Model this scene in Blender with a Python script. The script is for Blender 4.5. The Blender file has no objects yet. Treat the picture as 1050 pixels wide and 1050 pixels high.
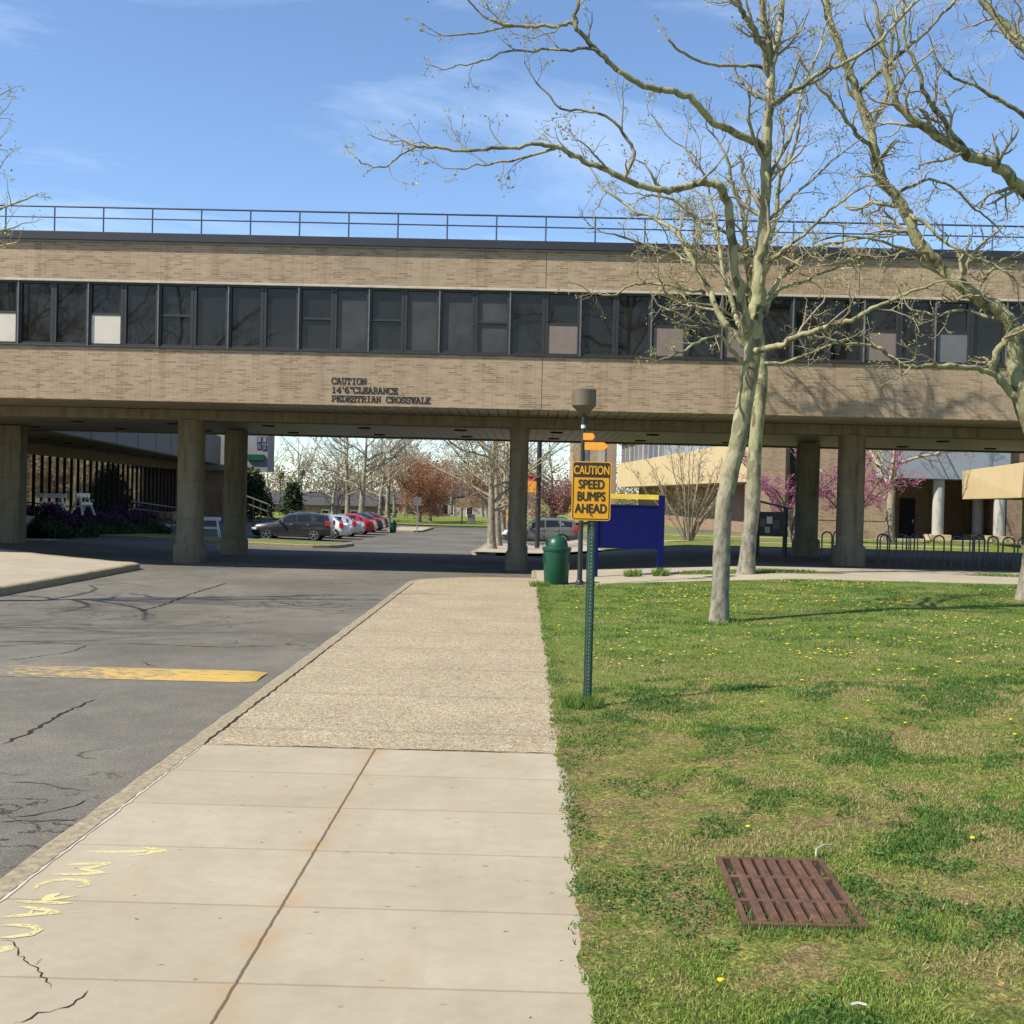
import bpy, math, random
import numpy as np
from mathutils import Vector, Matrix
R = math.radians
SC = bpy.context.scene
COL = SC.collection
V = Vector

# ------------------------------------------------------------------ camera, world, sun, exposure
H = 2.24                       # eye height above the pavement
F = 1146.0                     # focal length in photo pixels (photo is 1050 wide)
TH = R(1.36)
yaw, pit = 13.6 / F, 16.3 / F
f0 = V((-math.sin(yaw) * math.cos(pit), math.cos(yaw) * math.cos(pit), -math.sin(pit)))
r0 = V((math.cos(yaw), math.sin(yaw), 0))
u0 = r0.cross(f0)
cr = r0 * math.cos(TH) + u0 * math.sin(TH)
cu = u0 * math.cos(TH) - r0 * math.sin(TH)
camd = bpy.data.cameras.new('camera'); camd.sensor_width = 36; camd.lens = 36 * F / 1050
camd.clip_start = 0.05; camd.clip_end = 5000
cam = bpy.data.objects.new('camera', camd); COL.objects.link(cam)
M = Matrix((cr, cu, -f0)).transposed().to_4x4(); M.translation = V((0, 0, H))
cam.matrix_world = M
SC.camera = cam

LD = V((.85, .41, -1.0)).normalized()          # direction the sunlight travels
sd = bpy.data.lights.new('sun', 'SUN'); sd.energy = 5.0; sd.angle = R(.53); sd.color = (1, .93, .80)
sun = bpy.data.objects.new('sun', sd); COL.objects.link(sun)
sun.rotation_euler = LD.to_track_quat('-Z', 'Y').to_euler(); sun.location = (-30, -15, 40)
W = bpy.data.worlds.new('World'); SC.world = W; W.use_nodes = True
nt = W.node_tree; nt.nodes.clear()
out = nt.nodes.new('ShaderNodeOutputWorld'); bg = nt.nodes.new('ShaderNodeBackground')
sky = nt.nodes.new('ShaderNodeTexSky'); sky.sky_type = 'NISHITA'; sky.sun_disc = False
sky.sun_elevation = math.asin(-LD.z); sky.sun_rotation = math.atan2(-LD.x, -LD.y)
sky.air_density = .9; sky.dust_density = .1; sky.ozone_density = 4.2
tc = nt.nodes.new('ShaderNodeTexCoord'); mp = nt.nodes.new('ShaderNodeMapping')
mp.inputs['Scale'].default_value = (1.1, 1.6, 5.5); mp.inputs['Rotation'].default_value = (0, R(18), R(20))
mp.inputs['Location'].default_value = (.85, .6, .4)
no = nt.nodes.new('ShaderNodeTexNoise'); no.inputs['Scale'].default_value = 2.3; no.inputs['Detail'].default_value = 9
no.inputs['Roughness'].default_value = .62; no.inputs['Distortion'].default_value = .5
rp = nt.nodes.new('ShaderNodeValToRGB'); rp.color_ramp.elements[0].position = .49; rp.color_ramp.elements[1].position = .86
rp.color_ramp.elements[1].color = (.34, .34, .34, 1)
mx = nt.nodes.new('ShaderNodeMix'); mx.data_type = 'RGBA'; mx.inputs[7].default_value = (7.4, 8.4, 9.6, 1)
nt.links.new(tc.outputs['Generated'], mp.inputs['Vector']); nt.links.new(mp.outputs[0], no.inputs['Vector'])
nt.links.new(no.outputs['Fac'], rp.inputs[0]); nt.links.new(rp.outputs[0], mx.inputs[0])
nt.links.new(sky.outputs[0], mx.inputs[6]); nt.links.new(mx.outputs[2], bg.inputs[0])
bg.inputs[1].default_value = .135
nt.links.new(bg.outputs[0], out.inputs[0])
SC.view_settings.view_transform = 'Standard'; SC.view_settings.look = 'None'
SC.view_settings.exposure = 0.60; SC.view_settings.gamma = 1

# ------------------------------------------------------------------ helpers
def ray(px, py):
    return (cr * ((px - 525) / F) + cu * (-(py - 525) / F) + f0)
def P(px, py, Y):                                # point on the plane y = Y seen at photo pixel
    d = ray(px, py); t = Y / d.y
    return V((d.x * t, Y, H + d.z * t))
def G(px, py, z=0.0):                            # point on the plane z seen at photo pixel
    d = ray(px, py); t = (z - H) / d.z
    return V((d.x * t, d.y * t, z))

def L(x, y):                                     # pavement level
    rise = min(max(.05 * (x - .8), 0), .3)
    if y > 12: pass
    rise *= min(max((y - 1) / 8.0, .35), 1)
    rl = min(max(.03 * (-11.1 - x), 0), .25)
    t = min(max((y - 36) / 31.0, 0), 1)
    fade = 1 - min(max((x - 1) / 6.0, 0), 1)
    if x < -14: fade *= 1
    return rise + rl - .60 * t * t * (3 - 2 * t) * fade

class MB:
    def __init__(s): s.v = []; s.f = []; s.m = []
    def add(s, vs, fs, mi=0):
        n = len(s.v); s.v.extend([tuple(v) for v in vs]); s.f.extend([tuple(i + n for i in f) for f in fs]); s.m.extend([mi] * len(fs)); return s
    def box(s, x0, x1, y0, y1, z0, z1, mi=0):
        vs = [(x, y, z) for z in (z0, z1) for y in (y0, y1) for x in (x0, x1)]
        return s.add(vs, [(0, 2, 3, 1), (4, 5, 7, 6), (0, 1, 5, 4), (2, 6, 7, 3), (0, 4, 6, 2), (1, 3, 7, 5)], mi)
    def bar(s, p, q, w, h, up=(0, 0, 1), mi=0):
        p, q = V(p), V(q); d = (q - p).normalized(); up = V(up)
        a = d.cross(up)
        if a.length < 1e-4: a = d.cross(V((0, 1, 0)))
        a.normalize(); b = a.cross(d)
        vs = []
        for c in (p, q):
            for i, j in ((-1, -1), (1, -1), (1, 1), (-1, 1)): vs.append(c + a * (i * w / 2) + b * (j * h / 2))
        return s.add(vs, [(0, 1, 2, 3), (7, 6, 5, 4), (0, 4, 5, 1), (1, 5, 6, 2), (2, 6, 7, 3), (3, 7, 4, 0)], mi)
    def tube(s, pts, rad, n=8, cap=True, mi=0):
        pts = [V(p) for p in pts]
        if not hasattr(rad, '__len__'): rad = [rad] * len(pts)
        vs = []; fs = []; a = None
        for i, p in enumerate(pts):
            d = (pts[min(i + 1, len(pts) - 1)] - pts[max(i - 1, 0)])
            d = d.normalized() if d.length > 1e-9 else V((0, 0, 1))
            if a is None:
                a = d.cross(V((0, 0, 1)))
                if a.length < .05: a = d.cross(V((0, 1, 0)))
            a = a - d * a.dot(d)
            if a.length < 1e-6: a = d.orthogonal()
            a.normalize(); b = d.cross(a)
            for k in range(n):
                t = 2 * math.pi * k / n
                vs.append(p + (a * math.cos(t) + b * math.sin(t)) * rad[i])
        for i in range(len(pts) - 1):
            for k in range(n):
                k2 = (k + 1) % n
                fs.append((i * n + k, i * n + k2, (i + 1) * n + k2, (i + 1) * n + k))
        if cap: fs.append(tuple(range(n))[::-1]); fs.append(tuple((len(pts) - 1) * n + k for k in range(n)))
        return s.add(vs, fs, mi)
    def lathe(s, prof, c=(0, 0, 0), n=24, mi=0):
        vs = []; fs = []
        for r, z in prof:
            for k in range(n):
                t = 2 * math.pi * k / n; vs.append((c[0] + r * math.cos(t), c[1] + r * math.sin(t), c[2] + z))
        for i in range(len(prof) - 1):
            for k in range(n):
                k2 = (k + 1) % n; fs.append((i * n + k, i * n + k2, (i + 1) * n + k2, (i + 1) * n + k))
        fs.append(tuple(range(n))[::-1]); fs.append(tuple((len(prof) - 1) * n + k for k in range(n)))
        return s.add(vs, fs, mi)
    def prism(s, poly, fn, t0, t1, mi=0):          # poly of (a,b); fn(a,b,t)->xyz
        n = len(poly); vs = [fn(a, b, t0) for a, b in poly] + [fn(a, b, t1) for a, b in poly]
        fs = [tuple(range(n)), tuple(range(2 * n - 1, n - 1, -1))]
        for i in range(n): j = (i + 1) % n; fs.append((i, i + n, j + n, j))
        return s.add(vs, fs, mi)
    def quad(s, a, b, c, d, mi=0): return s.add([a, b, c, d], [(0, 1, 2, 3)], mi)
    def build(s, name, mats, parent=None, off=None, smooth=None, bevel=0):
        me = bpy.data.meshes.new(name)
        vs = s.v
        if off is not None: vs = [(a - off[0], b - off[1], c - off[2]) for a, b, c in vs]
        me.from_pydata(vs, [], s.f)
        for m in (mats if isinstance(mats, (list, tuple)) else [mats]): me.materials.append(m)
        if any(s.m): me.polygons.foreach_set('material_index', s.m)
        if smooth is not None:
            me.polygons.foreach_set('use_smooth', [True] * len(me.polygons))
            if smooth: me.set_sharp_from_angle(angle=R(smooth))
        me.update()
        o = bpy.data.objects.new(name, me); COL.objects.link(o)
        if parent: o.parent = parent
        if bevel:
            b = o.modifiers.new('bevel', 'BEVEL'); b.width = bevel; b.segments = 2; b.limit_method = 'ANGLE'; b.angle_limit = R(40)
        return o

def thing(name, label, cat, loc=(0, 0, 0), rz=0, group=None):
    o = bpy.data.objects.new(name, None); COL.objects.link(o); o.empty_display_size = .2
    o.location = loc; o.rotation_euler = (0, 0, rz); o['label'] = label; o['category'] = cat
    if group: o['group'] = group
    return o
def tag(o, label, cat, group=None, kind=None):
    o['label'] = label; o['category'] = cat
    if group: o['group'] = group
    if kind: o['kind'] = kind
    return o
def struct(o, label=None, cat=None):
    o['kind'] = 'structure'
    if label: o['label'] = label
    if cat: o['category'] = cat
    return o
def copy_tree(o, parent=None):
    c = o.copy(); COL.objects.link(c)
    if parent: c.parent = parent
    for ch in list(o.children): copy_tree(ch, c)
    return c

# ------------------------------------------------------------------ materials
def newmat(name):
    m = bpy.data.materials.new(name); m.use_nodes = True
    return m, m.node_tree, m.node_tree.nodes['Principled BSDF']
def lk(t, a, b): t.links.new(a, b)
def noise(t, vec, scale, detail=6, rough=.6, dist=0):
    n = t.nodes.new('ShaderNodeTexNoise'); n.inputs['Scale'].default_value = scale; n.inputs['Detail'].default_value = detail
    n.inputs['Roughness'].default_value = rough; n.inputs['Distortion'].default_value = dist
    if vec is not None: lk(t, vec, n.inputs['Vector'])
    return n.outputs['Fac']
def ramp(t, fac, stops):
    r = t.nodes.new('ShaderNodeValToRGB'); e = r.color_ramp.elements
    while len(e) < len(stops): e.new(.5)
    for i, (p, c) in enumerate(stops):
        e[i].position = p; e[i].color = (c, c, c, 1) if not hasattr(c, '__len__') else (*c, 1)
    lk(t, fac, r.inputs[0]); return r.outputs[0]
def mix(t, fac, a, b, mode='MIX'):
    m = t.nodes.new('ShaderNodeMix'); m.data_type = 'RGBA'; m.blend_type = mode
    for i, x in ((0, fac), (6, a), (7, b)):
        if hasattr(x, 'is_linked') or hasattr(x, 'links'): lk(t, x, m.inputs[i])
        elif hasattr(x, '__len__'): m.inputs[i].default_value = (*x, 1)
        else: m.inputs[i].default_value = x
    return m.outputs[2]
def math_(t, op, a, b=None, c=None):
    m = t.nodes.new('ShaderNodeMath'); m.operation = op
    for i, x in enumerate((a, b, c)):
        if x is None: continue
        if hasattr(x, 'links'): lk(t, x, m.inputs[i])
        else: m.inputs[i].default_value = x
    return m.outputs[0]
def objco(t): return t.nodes.new('ShaderNodeTexCoord').outputs['Object']
def geoco(t): return t.nodes.new('ShaderNodeNewGeometry').outputs['Position']
def bump(t, b, h, strength=.3, dist=.01):
    n = t.nodes.new('ShaderNodeBump'); n.inputs['Strength'].default_value = strength; n.inputs['Distance'].default_value = dist
    lk(t, h, n.inputs['Height']); lk(t, n.outputs[0], b.inputs['Normal'])
def pm(name, c, rough=.6, var=.18, scale=4, metal=0, bmp=0, bs=60, spec=.5, coat=0):
    m, t, b = newmat(name)
    co = objco(t); n = noise(t, co, scale, 8, .65)
    d = tuple(x * (1 - var) for x in c); l = tuple(min(x * (1 + var), 1) for x in c)
    lk(t, ramp(t, n, [(.3, d), (.7, l)]), b.inputs['Base Color'])
    b.inputs['Roughness'].default_value = rough; b.inputs['Metallic'].default_value = metal
    b.inputs['Specular IOR Level'].default_value = spec
    if coat: b.inputs['Coat Weight'].default_value = coat; b.inputs['Coat Roughness'].default_value = .05
    if bmp: bump(t, b, noise(t, co, bs, 4), bmp)
    return m

def brick_mat(name, c1, c2, mortar, axis='XZ', w=.27, h=.062, dark=.55):
    m, t, b = newmat(name)
    co = geoco(t); s = t.nodes.new('ShaderNodeSeparateXYZ'); lk(t, co, s.inputs[0])
    cb = t.nodes.new('ShaderNodeCombineXYZ')
    lk(t, s.outputs['X' if axis == 'XZ' else 'Y'], cb.inputs[0]); lk(t, s.outputs['Z'], cb.inputs[1])
    def bk(a, c, mo, bias, off):
        k = t.nodes.new('ShaderNodeTexBrick'); k.inputs['Scale'].default_value = 1
        k.inputs['Brick Width'].default_value = w; k.inputs['Row Height'].default_value = h
        k.inputs['Mortar Size'].default_value = .006; k.inputs['Mortar Smooth'].default_value = .3; k.inputs['Bias'].default_value = bias
        k.inputs['Color1'].default_value = (*a, 1); k.inputs['Color2'].default_value = (*c, 1); k.inputs['Mortar'].default_value = (*mo, 1)
        k.offset = .5; k.offset_frequency = 2; lk(t, cb.outputs[0], k.inputs['Vector']); return k
    k = bk(c1, c2, mortar, -.1, 0)
    # a share of darker, redder bricks: a cell value per brick, thresholded by large soft noise
    k2 = bk((0, 0, 0), (1, 1, 1), (0, 0, 0), 0, 0)
    sel = ramp(t, k2.outputs['Color'], [(.78, 0.), (.9, 1.)])
    col = mix(t, math_(t, 'MULTIPLY', sel, dark), k.outputs['Color'], tuple(x * f for x, f in zip(c1, (.62, .55, .48))))
    big = noise(t, co, .35, 5, .6)
    col = mix(t, 1, col, ramp(t, big, [(.3, (.86, .85, .83)), (.7, (1.06, 1.05, 1.04))]), 'MULTIPLY')
    # rain streaks: noise stretched downwards
    mpn = t.nodes.new('ShaderNodeMapping'); mpn.inputs['Scale'].default_value = (2.2, 2.2, .12); lk(t, co, mpn.inputs[0])
    st = noise(t, mpn.outputs[0], 1.2, 6, .7)
    col = mix(t, 1, col, ramp(t, st, [(.30, (.80, .775, .745)), (.5, (1, 1, 1)), (.75, (1.06, 1.06, 1.05))]), 'MULTIPLY')
    fine = noise(t, co, 45, 3)
    col = mix(t, 1, col, ramp(t, fine, [(.3, (.9, .9, .9)), (.7, (1.08, 1.08, 1.08))]), 'MULTIPLY')
    lk(t, col, b.inputs['Base Color']); b.inputs['Roughness'].default_value = .85; b.inputs['Specular IOR Level'].default_value = .25
    bump(t, b, k.outputs['Fac'], -.5, .006)
    return m

MT = {}
MT['brick'] = brick_mat('tan_brick', (.385, .284, .190), (.275, .192, .122), (.42, .35, .268))
MT['brick_side'] = brick_mat('tan_brick_side', (.38, .27, .165), (.31, .22, .13), (.38, .32, .23), 'YZ')
MT['brick_brown'] = brick_mat('brown_brick', (.30, .20, .13), (.22, .14, .09), (.30, .24, .18))
MT['brick_brown_side'] = brick_mat('brown_brick_side', (.30, .20, .14), (.22, .14, .10), (.30, .24, .18), 'YZ')

def concrete_like(name, c, c2, sc=1.5, agg=0):
    m, t, b = newmat(name); co = geoco(t)
    n = noise(t, co, sc, 9, .65); f = noise(t, co, 90, 3, .7)
    col = ramp(t, n, [(.3, c2), (.68, c)])
    col = mix(t, 1, col, ramp(t, f, [(.3, (.86, .86, .86)), (.7, (1.08, 1.08, 1.08))]), 'MULTIPLY')
    lk(t, col, b.inputs['Base Color']); b.inputs['Roughness'].default_value = .9; b.inputs['Specular IOR Level'].default_value = .2
    bump(t, b, f, .25, .004)
    return m
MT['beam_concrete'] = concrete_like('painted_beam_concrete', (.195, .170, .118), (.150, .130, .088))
t_ = MT['beam_concrete'].node_tree; b_ = t_.nodes['Principled BSDF']; src_ = b_.inputs['Base Color'].links[0].from_socket; co_ = geoco(t_)
m_ = t_.nodes.new('ShaderNodeMapping'); m_.inputs['Scale'].default_value = (3, 3, .35); lk(t_, co_, m_.inputs[0])
src_ = mix(t_, 1, src_, ramp(t_, noise(t_, m_.outputs[0], 1.3, 8, .72), [(.34, (.62, .59, .54)), (.5, (1, 1, 1)), (.7, (1.14, 1.13, 1.1))]), 'MULTIPLY')
s_ = t_.nodes.new('ShaderNodeSeparateXYZ'); lk(t_, co_, s_.inputs[0])
fz_ = math_(t_, 'ABSOLUTE', math_(t_, 'SUBTRACT', math_(t_, 'FRACT', math_(t_, 'DIVIDE', math_(t_, 'ADD', s_.outputs[2], .55), 1.22)), .5))
src_ = mix(t_, ramp(t_, fz_, [(.004, .55), (.012, 0.)]), src_, (.07, .058, .04)); lk(t_, src_, b_.inputs['Base Color'])
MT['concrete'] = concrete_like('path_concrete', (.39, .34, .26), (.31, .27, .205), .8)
MT['kerb'] = concrete_like('kerb_concrete', (.37, .315, .215), (.17, .138, .09), 16)
MT['grey_panel'] = concrete_like('grey_panel', (.30, .325, .365), (.26, .285, .32), .6)
MT['pale_stone'] = concrete_like('pale_stone', (.42, .40, .37), (.36, .34, .31), .8)
MT['cream'] = concrete_like('cream_concrete', (.52, .41, .235), (.47, .365, .205), .8)

def asphalt(name, base, cracks=True):
    m, t, b = newmat(name); co = geoco(t)
    big = noise(t, co, .25, 8, .6, .3); mid = noise(t, co, 2.2, 8, .7); fine = noise(t, co, 60, 3, .85)
    col = ramp(t, big, [(.3, tuple(x * .74 for x in base)), (.5, base), (.7, tuple(x * 1.28 for x in base))])
    col = mix(t, 1, col, ramp(t, mid, [(.3, (.84, .84, .85)), (.7, (1.12, 1.12, 1.1))]), 'MULTIPLY')
    col = mix(t, 1, col, ramp(t, fine, [(.3, (.55, .55, .55)), (.5, (1, 1, 1)), (.72, (1.75, 1.72, 1.65))]), 'MULTIPLY')
    if cracks:
        wv = t.nodes.new('ShaderNodeTexVoronoi'); wv.feature = 'DISTANCE_TO_EDGE'; wv.inputs['Scale'].default_value = .33
        nd = t.nodes.new('ShaderNodeTexNoise'); nd.inputs['Scale'].default_value = 1.1; nd.inputs['Detail'].default_value = 8; lk(t, co, nd.inputs['Vector'])
        av = t.nodes.new('ShaderNodeMix'); av.data_type = 'VECTOR'; av.inputs[0].default_value = .55
        lk(t, co, av.inputs[4]); vm = t.nodes.new('ShaderNodeVectorMath'); vm.operation = 'SCALE'; vm.inputs['Scale'].default_value = 5
        lk(t, nd.outputs['Color'], vm.inputs[0]); lk(t, vm.outputs[0], av.inputs[5]); lk(t, av.outputs[1], wv.inputs['Vector'])
        gate = ramp(t, noise(t, co, .33, 3), [(.50, 0.), (.56, 1.)])
        cr_ = math_(t, 'MULTIPLY', ramp(t, wv.outputs['Distance'], [(.003, 1.), (.008, 0.)]), gate)
        col = mix(t, math_(t, 'MULTIPLY', cr_, .75), col, (.022, .021, .02))
    lk(t, col, b.inputs['Base Color']); b.inputs['Roughness'].default_value = .95; b.inputs['Specular IOR Level'].default_value = .04
    bump(t, b, fine, .5, .006)
    return m
MT['asphalt'] = asphalt('worn_asphalt', (.140, .131, .113))
MT['asphalt_far'] = asphalt('far_asphalt', (.128, .121, .109), False)
MT['crack'] = pm('crack_filler', (.040, .033, .026), .95, .3, 20, spec=.02)
MT['tar'] = pm('tar_stain', (.06, .058, .055), .6, .3, 12)

def sidewalk_mat():
    m, t, b = newmat('sidewalk_slabs'); co = geoco(t)
    s = t.nodes.new('ShaderNodeSeparateXYZ'); lk(t, co, s.inputs[0]); X, Y = s.outputs[0], s.outputs[1]
    n = noise(t, co, .9, 9, .65); mid = noise(t, co, 7, 6, .7); f = noise(t, co, 160, 2, .8)
    col = ramp(t, n, [(.28, (.315, .270, .195)), (.7, (.392, .342, .258))])
    col = mix(t, 1, col, ramp(t, mid, [(.3, (.93, .92, .91)), (.7, (1.05, 1.05, 1.05))]), 'MULTIPLY')
    col = mix(t, 1, col, ramp(t, f, [(.3, (.86, .86, .86)), (.7, (1.09, 1.09, 1.09))]), 'MULTIPLY')
    # slab to slab tone
    kx = math_(t, 'FLOOR', math_(t, 'DIVIDE', math_(t, 'ADD', X, 1.26), 1.6)); ky = math_(t, 'FLOOR', math_(t, 'DIVIDE', math_(t, 'SUBTRACT', Y, 5.03), .95))
    cb = t.nodes.new('ShaderNodeCombineXYZ'); lk(t, kx, cb.inputs[0]); lk(t, ky, cb.inputs[1])
    wn = t.nodes.new('ShaderNodeTexWhiteNoise'); lk(t, cb.outputs[0], wn.inputs['Vector'])
    col = mix(t, 1, col, ramp(t, wn.outputs['Value'], [(0, (.95, .95, .94)), (1, (1.03, 1.03, 1.03))]), 'MULTIPLY')
    # rust stains down the slabs and along the long joint
    mp_ = t.nodes.new('ShaderNodeMapping'); mp_.inputs['Scale'].default_value = (3.0, .7, 1); lk(t, co, mp_.inputs[0])
    rs = ramp(t, noise(t, mp_.outputs[0], 1.0, 6, .65), [(.53, 0.), (.78, .6)])
    dj = math_(t, 'ABSOLUTE', math_(t, 'ADD', X, 1.26))
    rj = math_(t, 'MULTIPLY', ramp(t, dj, [(.0, .8), (.16, 0.)]), ramp(t, noise(t, co, 1.6, 5), [(.42, 0.), (.62, 1.)]))
    col = mix(t, rs, col, (.335, .25, .155)); col = mix(t, rj, col, (.34, .22, .115))
    # joints
    wob = math_(t, 'MULTIPLY', math_(t, 'SUBTRACT', noise(t, co, 14, 4), .5), .016)
    ty = math_(t, 'ABSOLUTE', math_(t, 'SUBTRACT', math_(t, 'FRACT', math_(t, 'ADD', math_(t, 'DIVIDE', math_(t, 'SUBTRACT', math_(t, 'ADD', Y, wob), 5.03), .95), .5)), .5))
    jy = ramp(t, ty, [(.004, 1.), (.014, 0.)])
    jx = ramp(t, math_(t, 'ABSOLUTE', math_(t, 'ADD', math_(t, 'ADD', X, wob), 1.26)), [(.0055, 1.), (.0105, 0.)])
    col = mix(t, math_(t, 'MULTIPLY', jy, .42), col, (.16, .125, .085)); col = mix(t, math_(t, 'MULTIPLY', jx, .85), col, (.075, .052, .034))
    # small dark gum spots and litter bits
    vo = t.nodes.new('ShaderNodeTexVoronoi'); vo.inputs['Scale'].default_value = 2.6; lk(t, co, vo.inputs['Vector'])
    sp = ramp(t, vo.outputs['Distance'], [(.025, .55), (.05, 0.)])
    col = mix(t, sp, col, (.16, .13, .10))
    lk(t, col, b.inputs['Base Color']); b.inputs['Roughness'].default_value = .9; b.inputs['Specular IOR Level'].default_value = .2
    hgt = math_(t, 'SUBTRACT', math_(t, 'MULTIPLY', f, .12), math_(t, 'MAXIMUM', jy, jx)); bump(t, b, hgt, .5, .006)
    return m
MT['sidewalk'] = sidewalk_mat()
def aggregate_mat():
    m, t, b = newmat('exposed_aggregate'); co = geoco(t)
    vo = t.nodes.new('ShaderNodeTexVoronoi'); vo.inputs['Scale'].default_value = 62; lk(t, co, vo.inputs['Vector'])
    s = t.nodes.new('ShaderNodeSeparateColor'); lk(t, vo.outputs['Color'], s.inputs[0])
    col = ramp(t, s.outputs[0], [(0, (.155, .112, .066)), (.22, (.29, .228, .145)), (.62, (.375, .308, .208)), (1, (.49, .43, .325))])
    n = noise(t, co, .8, 8, .65); col = mix(t, 1, col, ramp(t, n, [(.3, (.86, .85, .83)), (.7, (1.08, 1.08, 1.08))]), 'MULTIPLY')
    m2 = noise(t, co, 9, 6, .75); col = mix(t, ramp(t, m2, [(.48, 0.), (.75, .6)]), col, (.21, .155, .09))
    sx = t.nodes.new('ShaderNodeSeparateXYZ'); lk(t, co, sx.inputs[0])
    wob = math_(t, 'MULTIPLY', math_(t, 'SUBTRACT', noise(t, co, 4, 5), .5), .12)
    ty = math_(t, 'ABSOLUTE', math_(t, 'SUBTRACT', math_(t, 'FRACT', math_(t, 'DIVIDE', math_(t, 'ADD', sx.outputs[1], wob), 1.9)), .5))
    col = mix(t, math_(t, 'MULTIPLY', ramp(t, ty, [(.01, 1.), (.03, 0.)]), .35), col, (.17, .13, .08))
    lk(t, col, b.inputs['Base Color']); b.inputs['Roughness'].default_value = .9; b.inputs['Specular IOR Level'].default_value = .25
    bump(t, b, vo.outputs['Distance'], .7, .01)
    return m
MT['aggregate'] = aggregate_mat()

def lawn_mat(name, soil=True):
    m, t, b = newmat(name); co = geoco(t)
    a = noise(t, co, .55, 9, .7, .4); c = noise(t, co, 3.2, 8, .75); f = noise(t, co, 55, 4, .8)
    col = ramp(t, c, [(.30, (.065, .095, .020)), (.46, (.130, .165, .042)), (.62, (.25, .24, .080)), (.78, (.36, .29, .13))])
    if soil:
        a2 = noise(t, co, 2.4, 7, .7); sl = math_(t, 'MAXIMUM', ramp(t, a, [(.52, 0.), (.64, .8)]), ramp(t, a2, [(.485, 0.), (.60, .88)])); sx_ = t.nodes.new('ShaderNodeSeparateXYZ'); lk(t, co, sx_.inputs[0])
        ed = math_(t, 'MULTIPLY', ramp(t, math_(t, 'DIVIDE', sx_.outputs[0], 3.), [(.14, 1.), (.55, 0.)]), ramp(t, math_(t, 'ADD', math_(t, 'DIVIDE', sx_.outputs[1], 16.), math_(t, 'MULTIPLY', math_(t, 'SUBTRACT', c, .5), .6)), [(.28, 0.), (.40, 1.), (.62, 1.), (.78, 0.)]))
        sl = math_(t, 'MAXIMUM', sl, math_(t, 'MULTIPLY', ed, ramp(t, a2, [(.40, 0.), (.52, .9)])))
        col = mix(t, sl, col, (.255, .180, .105))
    if soil:
        sy = t.nodes.new('ShaderNodeSeparateXYZ'); lk(t, co, sy.inputs[0]); fy = math_(t, 'ADD', math_(t, 'DIVIDE', sy.outputs[1], 24.), math_(t, 'MULTIPLY', math_(t, 'SUBTRACT', c, .5), .5))
        col = mix(t, ramp(t, fy, [(.42, 0.), (.72, .8)]), col, ramp(t, c, [(.3, (.080, .128, .028)), (.55, (.14, .19, .048)), (.75, (.24, .235, .085))]))
    for vs_, amt in ((38, .45), (95, .55)):
        vo = t.nodes.new('ShaderNodeTexVoronoi'); vo.inputs['Scale'].default_value = vs_; lk(t, co, vo.inputs['Vector'])
        sv = t.nodes.new('ShaderNodeSeparateColor'); lk(t, vo.outputs['Color'], sv.inputs[0])
        hue = ramp(t, sv.outputs[1], [(0, (.55, .75, .45)), (.45, (1.0, 1.1, .8)), (.75, (1.2, 1.1, 1.0)), (1, (1.45, 1.25, 1.15))]); val = ramp(t, sv.outputs[0], [(0, .35), (.5, .95), (1, 1.7)])
        col = mix(t, amt, col, mix(t, 1, col, mix(t, 1, hue, val, 'MULTIPLY'), 'MULTIPLY'))
    col = mix(t, 1, col, ramp(t, f, [(.3, (.5, .5, .5)), (.5, (1, 1, 1)), (.72, (1.6, 1.6, 1.5))]), 'MULTIPLY')
    lk(t, col, b.inputs['Base Color']); b.inputs['Roughness'].default_value = 1; b.inputs['Specular IOR Level'].default_value = .1
    bump(t, b, f, .9, .03)
    return m
MT['lawn'] = lawn_mat('lawn_soil'); MT['field'] = lawn_mat('far_grass', False)

def attr_mat(name, rough=.6, trans=.25):
    m, t, b = newmat(name)
    a = t.nodes.new('ShaderNodeAttribute'); a.attribute_name = 'tint'
    lk(t, a.outputs['Color'], b.inputs['Base Color']); b.inputs['Roughness'].default_value = rough; b.inputs['Specular IOR Level'].default_value = .25
    if trans:
        tr = t.nodes.new('ShaderNodeBsdfTranslucent'); lk(t, a.outputs['Color'], tr.inputs[0])
        ms = t.nodes.new('ShaderNodeMixShader'); ms.inputs[0].default_value = trans
        lk(t, b.outputs[0], ms.inputs[1]); lk(t, tr.outputs[0], ms.inputs[2]); lk(t, ms.outputs[0], t.nodes['Material Output'].inputs[0])
    return m
MT['blade'] = attr_mat('grass_blade', .7, .35)
MT['leaf'] = attr_mat('leaf', .6, .35)

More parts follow.
